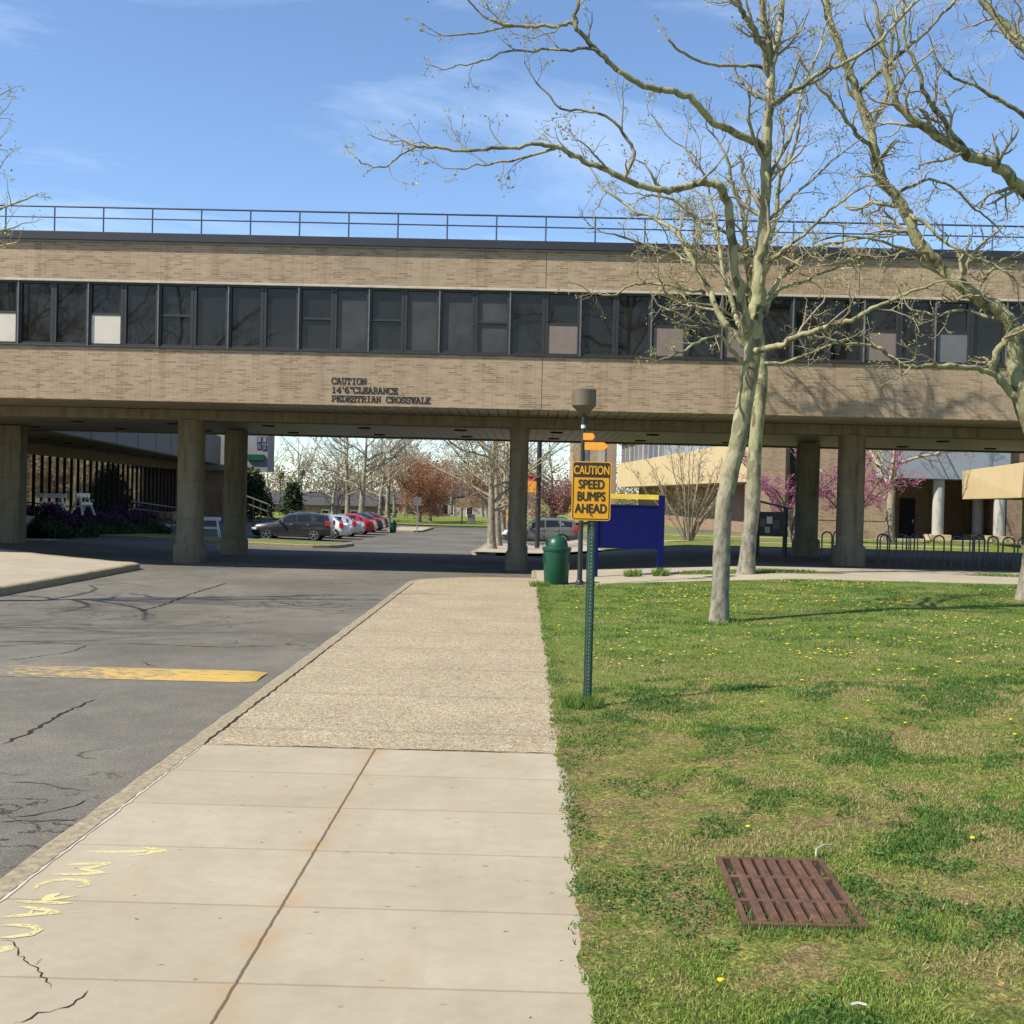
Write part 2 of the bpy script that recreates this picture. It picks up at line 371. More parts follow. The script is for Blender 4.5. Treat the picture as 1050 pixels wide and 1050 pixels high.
def bark(name, a, b_, c):
    m, t, b = newmat(name); co = geoco(t)
    mpn = t.nodes.new('ShaderNodeMapping'); mpn.inputs['Scale'].default_value = (1, 1, .45); lk(t, co, mpn.inputs[0])
    n = noise(t, mpn.outputs[0], 3.4, 7, .6, .6); n2 = noise(t, mpn.outputs[0], 11, 5, .6)
    col = ramp(t, n, [(.36, c), (.47, b_), (.60, a), (.72, tuple(min(1, x * 1.25) for x in a))])
    col = mix(t, ramp(t, n2, [(.56, 0.), (.64, .6)]), col, c)
    nz = t.nodes.new('ShaderNodeTexNoise'); nz.inputs['Scale'].default_value = 6; nz.inputs['Detail'].default_value = 4; lk(t, mpn.outputs[0], nz.inputs['Vector'])
    mv = t.nodes.new('ShaderNodeMix'); mv.data_type = 'VECTOR'; mv.inputs[0].default_value = .10; lk(t, mpn.outputs[0], mv.inputs[4]); lk(t, nz.outputs['Color'], mv.inputs[5])
    vo = t.nodes.new('ShaderNodeTexVoronoi'); vo.inputs['Scale'].default_value = 9; lk(t, mv.outputs[1], vo.inputs['Vector'])
    sv = t.nodes.new('ShaderNodeSeparateColor'); lk(t, vo.outputs['Color'], sv.inputs[0])
    pc = ramp(t, sv.outputs[0], [(.0, c), (.22, b_), (.5, a), (.85, tuple(min(1, x * 1.35) for x in a))]); col = mix(t, .7, col, pc)
    # grey dirt near the ground
    s = t.nodes.new('ShaderNodeSeparateXYZ'); lk(t, co, s.inputs[0])
    fd = math_(t, 'MULTIPLY', ramp(t, math_(t, 'DIVIDE', s.outputs[2], 4.), [(.35, 1.), (1.0, 0.)]), .8)
    gr = ramp(t, n2, [(.32, (.075, .062, .05)), (.46, (.20, .178, .145)), (.68, (.30, .275, .23))])
    col = mix(t, fd, col, gr)
    lk(t, col, b.inputs['Base Color']); b.inputs['Roughness'].default_value = .85; b.inputs['Specular IOR Level'].default_value = .2
    bump(t, b, n2, .9, .035)
    return m
MT['bark'] = bark('sycamore_bark', (.275, .26, .145), (.165, .15, .082), (.07, .06, .04))
MT['bark_far'] = bark('pale_bark', (.37, .325, .22), (.27, .23, .15), (.13, .11, .07))
MT['bark_dark'] = bark('dark_bark', (.13, .10, .08), (.10, .08, .06), (.06, .05, .04))
MT['twig'] = pm('twig', (.27, .225, .14), .8, .3, 3)
MT['twig_far'] = pm('far_twig', (.23, .19, .12), .85, .25, .5)
MT['twig_brown'] = pm('brown_twig', (.22, .16, .11), .85, .25, 2)

MT['dark_metal'] = pm('dark_bronze_metal', (.024, .023, .024), .5, .2, 6)
MT['mullion'] = pm('weathered_mullion', (.13, .125, .12), .5, .35, 6)
MT['fascia'] = pm('black_roof_fascia', (.022, .023, .030), .55, .25, 1.2)
MT['flash'] = pm('grey_flashing', (.20, .19, .19), .5, .25, 3)
MT['sill'] = pm('pale_lintel', (.45, .40, .33), .7, .2, 3)
MT['pan_white'] = pm('white_infill_panel', (.55, .51, .42), .7, .08, 2)
MT['pan_pink'] = pm('buff_infill_panel', (.19, .15, .13), .75, .1, 4)
MT['pan_grey'] = pm('grey_infill_panel', (.13, .13, .14), .7, .1, 4)
def glass(name, c, rough=.03, spec=.6):
    m, t, b = newmat(name); co = objco(t)
    n = noise(t, co, 1.3, 4)
    lk(t, ramp(t, n, [(.3, tuple(x * .7 for x in c)), (.7, tuple(x * 1.35 for x in c))]), b.inputs['Base Color'])
    b.inputs['Roughness'].default_value = rough; b.inputs['Specular IOR Level'].default_value = spec
    bump(t, b, noise(t, co, .8, 2), .08, .01); b.inputs['Specular Tint'].default_value = (1, .84, .66, 1)
    return m
MT['glass'] = glass('dark_window_glass', (.016, .015, .0135), .03, .5)
MT['blind'] = glass('blind_behind_glass', (.050, .050, .050), .05, .34)
MT['store_glass'] = glass('lobby_glass', (.02, .018, .016), .02, 1.0); MT['store_glass'].node_tree.nodes['Principled BSDF'].inputs['IOR'].default_value = 2.3
MT['car_glass'] = glass('car_glass', (.012, .013, .015), .03, .8)
MT['blue_glass'] = glass('bluish_window', (.10, .13, .17), .08, .9)
def soffit_mat():
    m, t, b = newmat('slatted_soffit'); co = geoco(t); s = t.nodes.new('ShaderNodeSeparateXYZ'); lk(t, co, s.inputs[0])
    fr = math_(t, 'FRACT', math_(t, 'DIVIDE', s.outputs[0], .30))
    g = ramp(t, fr, [(0, 0.), (.10, 0.), (.16, 1.), (.95, 1.), (1, 0.)])
    n = noise(t, co, 1.2, 6)
    col = mix(t, g, (.06, .055, .045), ramp(t, n, [(.3, (.20, .175, .125)), (.7, (.27, .24, .18))]))
    lk(t, col, b.inputs['Base Color']); b.inputs['Roughness'].default_value = .45; bump(t, b, g, .6, .02)
    return m
MT['soffit'] = soffit_mat()
MT['black'] = pm('black_recess', (.012, .012, .012), .8, .1, 5)
MT['rail'] = pm('rail_paint', (.06, .075, .11), .4, .2, 4)
MT['letters'] = pm('black_letters', (.018, .017, .015), .5, .1, 5)
MT['sign_yellow'] = pm('sign_yellow', (.70, .335, .012), .45, .07, 6, spec=.4)
MT['sign_black'] = pm('sign_black', (.030, .020, .012), .5, .15, 9)
MT['post_green'] = pm('galvanised_green_post', (.040, .085, .062), .5, .3, 9, metal=.3)
MT['zinc'] = pm('zinc', (.42, .42, .40), .4, .2, 20, metal=.7)
MT['steel'] = pm('grey_steel', (.09, .092, .095), .45, .25, 8, metal=.5)
MT['lamp_head'] = pm('bronze_lamp_head', (.13, .10, .065), .5, .15, 3)
MT['orange'] = pm('orange_board', (.80, .33, .03), .6, .15, 8)
MT['blue'] = pm('blue_paint', (.002, .004, .072), .5, .12, 3, spec=.2)
MT['yellow_paint'] = pm('yellow_bar', (.70, .50, .05), .6, .15, 4)
MT['can_green'] = pm('green_plastic', (.004, .060, .032), .42, .12, 4)
MT['white'] = pm('white_paint', (.75, .74, .70), .6, .08, 6)
MT['tyre'] = pm('tyre_rubber', (.018, .018, .018), .85, .2, 12)
MT['rim'] = pm('alloy_rim', (.55, .55, .56), .3, .1, 8, metal=.8)
MT['lamp_red'] = pm('tail_lamp_red', (.45, .015, .012), .2, .1, 8)
MT['lamp_clear'] = pm('lamp_clear', (.75, .76, .78), .15, .05, 8)
MT['dandelion'] = pm('dandelion_yellow', (.70, .52, .01), .7, .1, 30)
def rust_mat():
    m, t, b = newmat('rusty_iron'); co = objco(t)
    n = noise(t, co, 9, 8, .7); f = noise(t, co, 120, 3)
    col = ramp(t, n, [(.3, (.050, .024, .014)), (.55, (.110, .052, .029)), (.75, (.175, .090, .048))])
    col = mix(t, 1, col, ramp(t, f, [(.3, (.75, .75, .75)), (.7, (1.2, 1.2, 1.2))]), 'MULTIPLY')
    lk(t, col, b.inputs['Base Color']); b.inputs['Roughness'].default_value = .8; bump(t, b, f, .4, .003)
    return m
MT['rust'] = rust_mat()
def worn_paint(name, c, under, lo, hi, sc):
    m, t, b = newmat(name); co = geoco(t)
    mpn = t.nodes.new('ShaderNodeMapping'); mpn.inputs['Scale'].default_value = (.6, 1.6, 1); lk(t, co, mpn.inputs[0])
    s = t.nodes.new('ShaderNodeSeparateXYZ'); lk(t, co, s.inputs[0])
    n = noise(t, mpn.outputs[0], sc, 9, .78)
    wear = math_(t, 'ADD', n, ramp(t, math_(t, 'DIVIDE', math_(t, 'ADD', s.outputs[0], 7.), 4.), [(0, -.0), (1, .22)]))
    fac = ramp(t, wear, [(lo, 0.), (hi, 1.)])
    g = noise(t, co, 40, 3); cc = ramp(t, g, [(.3, tuple(x * .8 for x in c)), (.7, c)])
    u2 = ramp(t, noise(t, co, 120, 2, .8), [(.3, tuple(x * .6 for x in under)), (.7, tuple(x * 1.5 for x in under))])
    lk(t, mix(t, fac, u2, cc), b.inputs['Base Color']); b.inputs['Roughness'].default_value = .85
    return m
MT['bump_paint'] = worn_paint('worn_yellow_paint', (.50, .33, .075), (.130, .121, .106), .52, .66, 9)
MT['spray'] = pm('spray_yellow', (.56, .50, .24), .85, .12, 25)
t_ = MT['spray'].node_tree; g1 = noise(t_, geoco(t_), 38, 5, .8); g2 = noise(t_, geoco(t_), 3.5, 3)
tp_ = t_.nodes.new('ShaderNodeBsdfTransparent'); ms_ = t_.nodes.new('ShaderNodeMixShader')
lk(t_, ramp(t_, math_(t_, 'ADD', g1, math_(t_, 'MULTIPLY', math_(t_, 'SUBTRACT', g2, .5), .35)), [(.36, .92), (.50, .12)]), ms_.inputs[0])
lk(t_, t_.nodes['Principled BSDF'].outputs[0], ms_.inputs[1]); lk(t_, tp_.outputs[0], ms_.inputs[2]); lk(t_, ms_.outputs[0], t_.nodes['Material Output'].inputs[0])

# ------------------------------------------------------------------ setting: ground sheets
def sheet(name, xl, xr, ys, nx, dz, mat):
    """ribbon of ground between xl(y) and xr(y)"""
    fl = xl if callable(xl) else (lambda y: xl); fr = xr if callable(xr) else (lambda y: xr)
    m = MB(); vs = []; fs = []
    for y in ys:
        for i in range(nx + 1):
            x = fl(y) + (fr(y) - fl(y)) * i / nx; vs.append((x, y, L(x, y) + (dz(x, y) if callable(dz) else dz)))
    n = nx + 1
    for j in range(len(ys) - 1):
        for i in range(nx): fs.append((j * n + i, j * n + i + 1, (j + 1) * n + i + 1, (j + 1) * n + i))
    m.add(vs, fs); return m
def fr(a, b, s): n = max(1, int(round((b - a) / s))); return [a + (b - a) * i / n for i in range(n + 1)]

xs = sorted(set([-2500, -800, -300, -120] + list(fr(-60, 60, 2)) + [120, 300, 800, 2500])); ys = sorted(set([-300, -80] + list(fr(-30, 150, 2)) + [220, 400, 900, 3000]))
g = MB(); g.add([(x, y, L(x, y) - .30) for y in ys for x in xs],
      [(j * len(xs) + i, j * len(xs) + i + 1, (j + 1) * len(xs) + i + 1, (j + 1) * len(xs) + i) for j in range(len(ys) - 1) for i in range(len(xs) - 1)])
struct(g.build('ground', MT['field']))

road = sheet('road', -11.3, -2.9, fr(-12, 31, 1), 8, -.13, None)
road2 = sheet('road', -30, 9.5, fr(31, 48, 1), 40, lambda x, y: -.13 + .12 * min(max((x - 1.5) / 3, 0), 1) * min(max((y - 33.5) / 1.5, 0), 1), None)
road3 = sheet('road', -34, -2.35, fr(48, 104, 2), 24, -.13, None)
road4 = sheet('road', -2.35, 34, fr(67, 80, 1), 24, -.13, None)
for r_ in (road2,): road.add(r_.v, r_.f, 0)
def ribbon(mb, pts, w, dz, mi, lev=L, jit=.35, seed=1, even=False, step=.07, zi=0.):
    rn = random.Random(seed); q = []
    for i in range(len(pts) - 1):
        a, b = V((pts[i][0], pts[i][1], 0)), V((pts[i + 1][0], pts[i + 1][1], 0)); n = max(2, int((b - a).length / step))
        for k in range(n): q.append(a.lerp(b, k / n))
    q.append(V((pts[-1][0], pts[-1][1], 0)))
    vs = []; 
    for i, p in enumerate(q):
        d = (q[min(i + 1, len(q) - 1)] - q[max(i - 1, 0)]).normalized(); nn = V((-d.y, d.x, 0))
        e = min(1, i / 3 + .15, (len(q) - 1 - i) / 3 + .15)
        c = p + nn * (rn.uniform(-1, 1) * jit * w * (1 if even else 1.6)); ww = w * (rn.uniform(.9, 1.05) if even else rn.uniform(.25, 1.1)) * e / 2
        for s_ in (-1, 1):
            z = c + nn * s_ * ww; vs.append((z.x, z.y, lev(z.x, z.y) + dz + i * zi))
    fs = [(2 * i, 2 * i + 1, 2 * i + 3, 2 * i + 2) for i in range(len(q) - 1)]
    mb.add(vs, fs, mi)
def gz(z3, z=-.13): return [G(a / 2.625, 560 + b / 2.625, z) for a, b in z3]
k_ = 0
for pts, w, mi in (([(0, 635), (100, 637), (170, 652), (240, 660)], .05, 2), ([(250, 675), (200, 700), (90, 725), (0, 733)], .035, 1),
                   ([(0, 742), (90, 738), (210, 742)], .10, 2), ([(0, 535), (60, 512), (120, 480), (190, 440), (260, 412)], .09, 1),
                   ([(380, 175), (440, 158), (510, 130), (610, 100)], .12, 1), ([(750, 150), (790, 160), (860, 160), (910, 153)], .10, 1),
                   ([(0, 310), (60, 303), (120, 295), (190, 285), (240, 265)], .05, 1), ([(240, 265), (350, 262), (480, 268), (600, 272), (740, 270)], .06, 1),
                   ([(0, 255), (110, 258), (240, 265)], .05, 1), ([(380, 310), (400, 320), (420, 326)], .06, 1),
                   ([(580, 58), (620, 56), (670, 60)], .25, 2), ([(200, 85), (300, 96), (420, 110)], .05, 1)):
    k_ += 1; ribbon(road, gz(pts), w * .55, -.13 + .004, mi, seed=k_)
struct(road.build('road', [MT['asphalt'], MT['crack'], MT['tar']]))
road3.add(road4.v, road4.f, 0); struct(road3.build('parking_road', MT['asphalt_far']))

# sidewalk
def sw_left(y): return -2.78 if y < 28.6 else -2.78 + 1.9 * ((y - 28.6) / 2.05) ** 2
sl = sheet('sidewalk', -2.78, .42, fr(-4, 9.72, .5), 6, 0, None)
def gs(z3): return [G(a / 3, 750 + b / 3, 0) for a, b in z3]
ribbon(sl, gs([(0, 640), (45, 645), (60, 690), (110, 730), (145, 770), (160, 793)]), .008, .003, 1, seed=31, jit=.9, step=.03)
ribbon(sl, gs([(280, 797), (240, 830), (180, 855), (120, 870), (60, 893), (40, 903)]), .011, .003, 1, seed=32, jit=.9, step=.03)
ribbon(sl, gs([(110, 720), (130, 700)]), .012, .004, 1, seed=33)
ribbon(sl, [(-2.765, -3), (-2.765, 9.7)], .022, .0035, 2, seed=50, jit=.2)
for k in range(90):
    rx_ = random.Random(k + 900); yy = 3.9 + rx_.random() * 5.6; xx = rx_.uniform(-2.6, .25); aa = rx_.uniform(-.5, .5); ll = rx_.uniform(.015, .05)
    ribbon(sl, [(xx, yy), (xx + ll * math.cos(aa), yy + ll * math.sin(aa))], .012, .003, 1, seed=k)
struct(sl.build('sidewalk', [MT['sidewalk'], MT['crack'], MT['sill']]))
sa = sheet('sidewalk', sw_left, .42, fr(9.72, 30.6, .4), 6, .002, None)
ribbon(sa, [(-2.768, 9.7), (-2.768, 28)], .03, .006, 1, seed=51, jit=.2); ribbon(sa, [(-2.7, 9.735), (.33, 9.735)], .02, .006, 1, seed=52, jit=.3)
struct(sa.build('aggregate_sidewalk', [MT['aggregate'], MT['crack']]))

def kerb(name, path, w=.18, top=.0, bot=-.22, mat='kerb', side=-1, lev=L):
    """swept kerb; path is its inner edge, w extends to `side` of travel"""
    m = MB(); vs = []; n = 5; rn = random.Random(len(path))
    q = []
    for i in range(len(path) - 1):
        a, b = V((*path[i], 0)), V((*path[i + 1], 0)); k = max(1, int((b - a).length / .35))
        for j in range(k): q.append(a.lerp(b, j / k))
    q.append(V((*path[-1], 0)))
    for i, p in enumerate(q):
        d = (q[min(i + 1, len(q) - 1)] - q[max(i - 1, 0)]).normalized(); nn = V((d.y, -d.x, 0)) * side
        z0 = lev(p.x, p.y); jz = rn.uniform(-.004, .004); jw = rn.uniform(-.008, .008)
        for o, z in ((0, bot), (0, top), (w * .8, top - .002 + jz), (w + jw, top - .025), (w + .02, bot)):
            c = p + nn * o; vs.append((c.x, c.y, z0 + z))
    fs = [(i * n + k, i * n + k + 1, (i + 1) * n + k + 1, (i + 1) * n + k) for i in range(len(q) - 1) for k in range(n - 1)]
    fs += [tuple(range(n)), tuple((len(q) - 1) * n + k for k in range(n - 1, -1, -1))]
    m.add(vs, fs); return struct(m.build(name, MT[mat]))
kp = [(-2.78, -4), (-2.78, 28.6)] + [(sw_left(y), y) for y in (29, 29.4, 29.8, 30.2, 30.45)] + [(-.6, 30.66), (.35, 30.72)]
kerb('kerb', kp, top=.004, side=-1)

# plaza and paths on the right, in front of and beyond the bridge
def lw_far(x): return 28.4
pz = sheet('path', .345, 34, fr(28.3, 34.1, .6), 40, .0, None)
struct(pz.build('path', MT['concrete']))
pz = sheet('plaza', 9.5, 36, fr(34.1, 47.6, 1), 24, -.01, None); struct(pz.build('plaza', MT['asphalt_far']))
kerb('path_kerb', [(.36, 30.75), (.36, 34.0), (.6, 34.15), (5, 34.15)], w=.12, top=.004, side=-1)
kerb('far_lawn_kerb', [(3.45, 67), (3.45, 48.1), (36, 48.1)], w=.15, top=.03, side=-1)
# low grass islands in the plaza
def islet(cx, cy, rx, ry, seed):
    m = MB(); rn = random.Random(seed); n = 40
    vs = [(cx, cy, L(cx, cy) + .03)]
    for k in range(n):
        t = 2 * math.pi * k / n; r = 1 + rn.uniform(-.12, .12); x, y = cx + rx * r * math.cos(t), cy + ry * r * math.sin(t); vs.append((x, y, L(x, y) + .006))
    m.add(vs, [(0, 1 + k, 1 + (k + 1) % n) for k in range(n)]); return m
m = islet(6.6, 31.3, 2.4, .55, 1); m2 = islet(14.6, 31.9, 2.2, .28, 2); m.add(m2.v, m2.f)
struct(m.build('grass_island', MT['lawn']))
lawn_edge = lambda y: .345 + .022 * math.sin(y * 3.1) + .018 * math.sin(y * 7.7 + 1) + .014 * math.sin(y * 17.3) + (.05 * max(0, math.sin(y * .9 + .5)) ** 3)
lawn = sheet('lawn', lawn_edge, 40, fr(-4, 28.4, .1), 60, .012, None); struct(lawn.build('lawn', MT['lawn']))
# left paved island with its kerb
li = sheet('left_pavement', -30, -11.27, fr(5, 32.0, 1), 16, .04, None); struct(li.build('left_pavement', MT['concrete']))
kerb('left_kerb', [(-11.27, 5), (-11.27, 32.0), (-11.5, 32.3), (-12.2, 32.4), (-14.5, 33.4), (-17.5, 35.4)], w=.2, top=.046, side=1, bot=-.25)
tri = MB(); tri.add([(x, y, L(x, y) + .039) for x, y in ((-30, 32), (-11.27, 32), (-11.5, 32.3), (-12.2, 32.38), (-14.5, 33.38), (-17.5, 35.4), (-30, 36))], [(0, 1, 2, 3, 4, 5, 6)])
struct(tri.build('left_pavement_edge', MT['concrete']))
# far side
fs_ = sheet('far_sidewalk', -2.2, 3.4, fr(47.8, 66.6, 1), 6, .0, None); struct(fs_.build('far_sidewalk', MT['concrete']))
kerb('far_kerb', [(-1.2, 47.9), (-1.9, 48.6), (-2.2, 50), (-2.2, 66.5)], w=.18, top=.006, side=-1)
fl_ = sheet('far_lawn', 3.4, 40, fr(48.0, 66.8, 1), 24, .01, None); struct(fl_.build('far_lawn', MT['field']))
m = MB()
for yy, w in ((52.5, .55), (60.5, .5)):
    s_ = sheet('p', 3.4, 22, fr(yy, yy + w * 2, .5), 20, .02, None); m.add(s_.v, s_.f)
struct(m.build('garden_path', MT['concrete']))
# grass island by the parked cars
gi = sheet('parking_island', -26, lambda y: -9.75 + .25 * math.sin((y - 54) * .5), fr(54.4, 60.4, .6), 16, .02, None)
struct(gi.build('parking_island', MT['field']))
kerb('parking_kerb', [(-26, 54.2), (-10.3, 54.2), (-9.65, 54.5), (-9.4, 55.2), (-9.4, 60.4)], w=.18, top=.03, side=1, bot=-.25)
gi = sheet('far_verge', -10.6, -8.1, fr(86, 96, 1), 4, .0, None); struct(gi.build('far_verge', MT['concrete']))
kerb('far_verge_kerb', [(-10.6, 86), (-8.6, 86), (-8.1, 86.6), (-8.0, 96)], w=.18, top=.02, side=1, bot=-.25)
fm = sheet('far_meadow', -60, 60, fr(104, 150, 4), 30, -.05, None); struct(fm.build('far_meadow', MT['field']))
fm = sheet('far_bank', -34, 34, fr(92, 104.2, 2), 24, -.06, None)

# ------------------------------------------------------------------ the bridge building
YF = 32.04; YC = 35.75; YR = 44.4; X0, X1 = -25.0, 27.0
def zf(px, py): return P(px, py, YF).z
XM = P(18.3, 320, YF).x; MOD = P(378.3, 320, YF).x - XM; MOD /= 10
B = thing('bridge_building', 'long tan brick bridge building with ribbon windows, spanning the road on columns', 'building', (0, YF, 0))
BO = (0, YF, 0)
zb0, zb1, zb2, zb3, zt = 4.73, 6.24, 8.12, 9.23, 9.52
m = MB()
m.box(X0, X1, YF, YF + .3, zb0, zb1); m.box(X0, X1, YR - .3, YR, zb0, zb1)
m.box(X0, X0 + .3, YF + .3, YR - .3, zb0, zb3); m.box(X1 - .3, X1, YF + .3, YR - .3, zb0, zb3)
m.build('brick_wall', MT['brick'], B, BO)
m = MB(); m.box(X0, X1, YF + .002, YF + .3, zb2 + .05, zb3); m.box(X0, X1, YR - .3, YR, zb1 + .01, zb3)
m.build('brick_wall', MT['brick'], B, BO)
m = MB(); m.box(X0, X1, YF - .03, YF + .32, zb2 - .01, zb2 + .05); m.build('lintel', MT['sill'], B, BO, bevel=.005)
m = MB(); m.box(X0, X1, YF - .05, YF + .3, zb1 - .0, zb1 + .045); m.build('sill', MT['dark_metal'], B, BO, bevel=.005)
m = MB(); m.box(X0 - .1, X1 + .1, YF - .12, YR + .1, zb3 + .05, zt); m.build('roof_fascia', MT['fascia'], B, BO, bevel=.01)
m = MB(); m.box(X0 - .05, X1 + .05, YF - .06, YR + .05, zb3, zb3 + .05); m.build('flashing', MT['flash'], B, BO)
m = MB(); m.box(X0 + .3, X1 - .3, YF + 2.6, YF + 2.75, zb1, zb3); m.build('inner_wall', MT['pan_grey'], B, BO)
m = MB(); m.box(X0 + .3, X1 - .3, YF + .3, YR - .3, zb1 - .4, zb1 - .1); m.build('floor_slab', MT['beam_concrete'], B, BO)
m = MB()
for px, z0_, z1_ in ((555.5, zb0, zb1), (557, zb2 + .06, zb3), (878, zb2 + .06, zb3)):
    x = P(px, 400, YF).x; m = MB(); m.box(x - .006, x + .006, YF - .003, YF + .01, z0_ + .005, z1_ - .005); m.build('expansion_joint', MT['crack'], B, BO)
m = MB(); m.box(X0, X1, YF + .31, YC - .36, zb0 + .02, zb0 + .08); m.build('soffit', MT['soffit'], B, BO)
m = MB(); m.box(X0, X1, YC + .56, YR - .31, 4.46, 4.52); m.build('soffit', MT['soffit'], B, BO)
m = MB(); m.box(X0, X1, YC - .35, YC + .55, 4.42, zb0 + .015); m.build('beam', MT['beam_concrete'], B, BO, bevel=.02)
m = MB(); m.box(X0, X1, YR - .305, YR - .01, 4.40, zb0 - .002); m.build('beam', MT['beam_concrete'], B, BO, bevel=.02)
# soffit lamps (switched off, dark recesses)
for x in fr(-22, 24, 3.4):
    for y in (38.2, 42.3):
        mm = MB(); mm.lathe([(.22, 0), (.22, -.035), (.17, -.04), (.17, -.012), (.0, -.012)], (x, y, 4.46), 16)
        mm.build('soffit_light', MT['black'], B, BO, smooth=40)
# windows
kinds = {}
for i in range(-10, 42): kinds[i] = 'plain'
for i in (4, 8, 10, 29, -4): kinds[i] = 'split'
for i in (13,): kinds[i] = 'split_blind'
for i in (9, 11, 12, 5, 6): kinds[i] = 'blind' if i > 8 else 'plain'
for i in (-1, 2): kinds[i] = 'white'
for i in (15, 18, 20, 24): kinds[i] = 'buff'
for i in (26, 31): kinds[i] = 'grey'
for i in range(-9, 40):
    xa = XM + i * MOD; xb = xa + MOD; z0, z1 = zb1 + .045, zb2 - .012; k = kinds[i]
    thick = i % 2 == 0
    fm_ = MB(); fw = .085; y0, y1 = YF + .05, YF + .16
    fm_.box(xa + .004, xa + fw, y0, y1, z0, z1); fm_.box(xb - fw, xb - .004, y0, y1, z0, z1)
    fm_.box(xa + fw, xb - fw, y0, y1, z0, z0 + .07); fm_.box(xa + fw, xb - fw, y0, y1, z1 - .06, z1)
    zm = z0 + (z1 - z0) * .5
    if k not in ('plain', 'blind'): fm_.box(xa + fw, xb - fw, y0 + .01, y1 - .02, zm - .03, zm + .03)
    fo = fm_.build('window', MT['dark_metal'], B, BO, bevel=.004)
    pa = MB(); yj = YF + .115 + random.Random(i).uniform(0, .01)
    tl = random.Random(i + 77).uniform(-.004, .004); tl2 = random.Random(i + 7).uniform(-.004, .004)
    zlo = zm if k in ('white', 'buff', 'grey') else z0 + .06
    def pq(za, zb_): return ((xa + fw - .01, yj, za), (xb - fw + .01, yj + tl, za), (xb - fw + .01, yj + tl + tl2, zb_), (xa + fw - .01, yj + tl2, zb_))
    pa.quad(*pq(zlo, z1 - .05)); pa.build('pane', MT['blind' if k in ('blind', 'split_blind') else 'glass'], fo)
    fo.children[0].location = (0, -YF, 0)
    if k in ('white', 'buff', 'grey'):
        pp = MB(); pp.box(xa + fw - .005, xb - fw + .005, YF + .075, YF + .10, z0 + .065, zm - .025)
        po = pp.build('infill_panel', MT[{'white': 'pan_white', 'buff': 'pan_pink', 'grey': 'pan_grey'}[k]], fo, BO, bevel=.004)
    if thick:
        mu = MB(); mu.box(xa - .018, xa + .018, YF + .0, YF + .05, z0, z1); mu.build('mullion', MT['mullion'], fo, BO)
# columns
def column(x, y, w, d, z0, ped=True):
    mm = MB(); r = min(w, d) * .38; poly = []
    for cx, cy, a0 in ((1, 1, 0), (-1, 1, 90), (-1, -1, 180), (1, -1, 270)):
        for k in range(6):
            a = R(a0 + k * 18); poly.append((cx * (w / 2 - r) + r * math.cos(a), cy * (d / 2 - r) + r * math.sin(a)))
    def ring(sc, z): return [(x + px * sc, y + py * sc, z) for px, py in poly]
    lv = [(1.2, z0 - .3), (1.2, z0 + .52), (1.16, z0 + .58), (1.05, z0 + .62), (1.0, z0 + .66), (1.0, 4.42)]
    n = len(poly); vs = []; fs = []
    for s_, z in lv: vs += ring(s_, z)
    for i in range(len(lv) - 1):
        for k in range(n): k2 = (k + 1) % n; fs.append((i * n + k, i * n + k2, (i + 1) * n + k2, (i + 1) * n + k))
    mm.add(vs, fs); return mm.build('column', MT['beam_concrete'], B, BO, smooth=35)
for x, w in ((-10.75, .80), (-.24, .60), (10.35, .80), (20.8, .8)):
    for y in (YC, YC + 5.5):
        if w < .7 and y > YC + 1: column(x, y, w, .6, L(x, y) - .13)
        else: column(x, y, w, .8 if w > .7 else .6, L(x, y) - (.13 if x < 8 else 0))
m = MB(); m.box(-24.5, -18.65, 41.0, 41.6, -.2, 4.42); m.build('abutment', MT['beam_concrete'], B, BO, bevel=.03)
# guard rail on the roof
m = MB(); yr = 33.0; zr = P(0, 210.5, yr).z; zr2 = P(0, 221.5, yr).z
m.tube([(X0 + .3, yr, zr), (X1 - .3, yr, zr)], .028, 8); m.tube([(X0 + .3, yr, zr2), (X1 - .3, yr, zr2)], .022, 8)
rl = m.build('guard_rail', MT['rail'], B, BO, smooth=40)
xp = P(6, 222, yr).x; sp = P(56.1, 222, yr).x - xp
for i in range(-7, 24):
    x = xp + i * sp
    if X0 + .3 < x < X1 - .3: mm = MB(); mm.tube([(x, yr, zt - .05), (x, yr, zr)], .024, 8); mm.build('rail_post', MT['rail'], rl, BO, smooth=40)
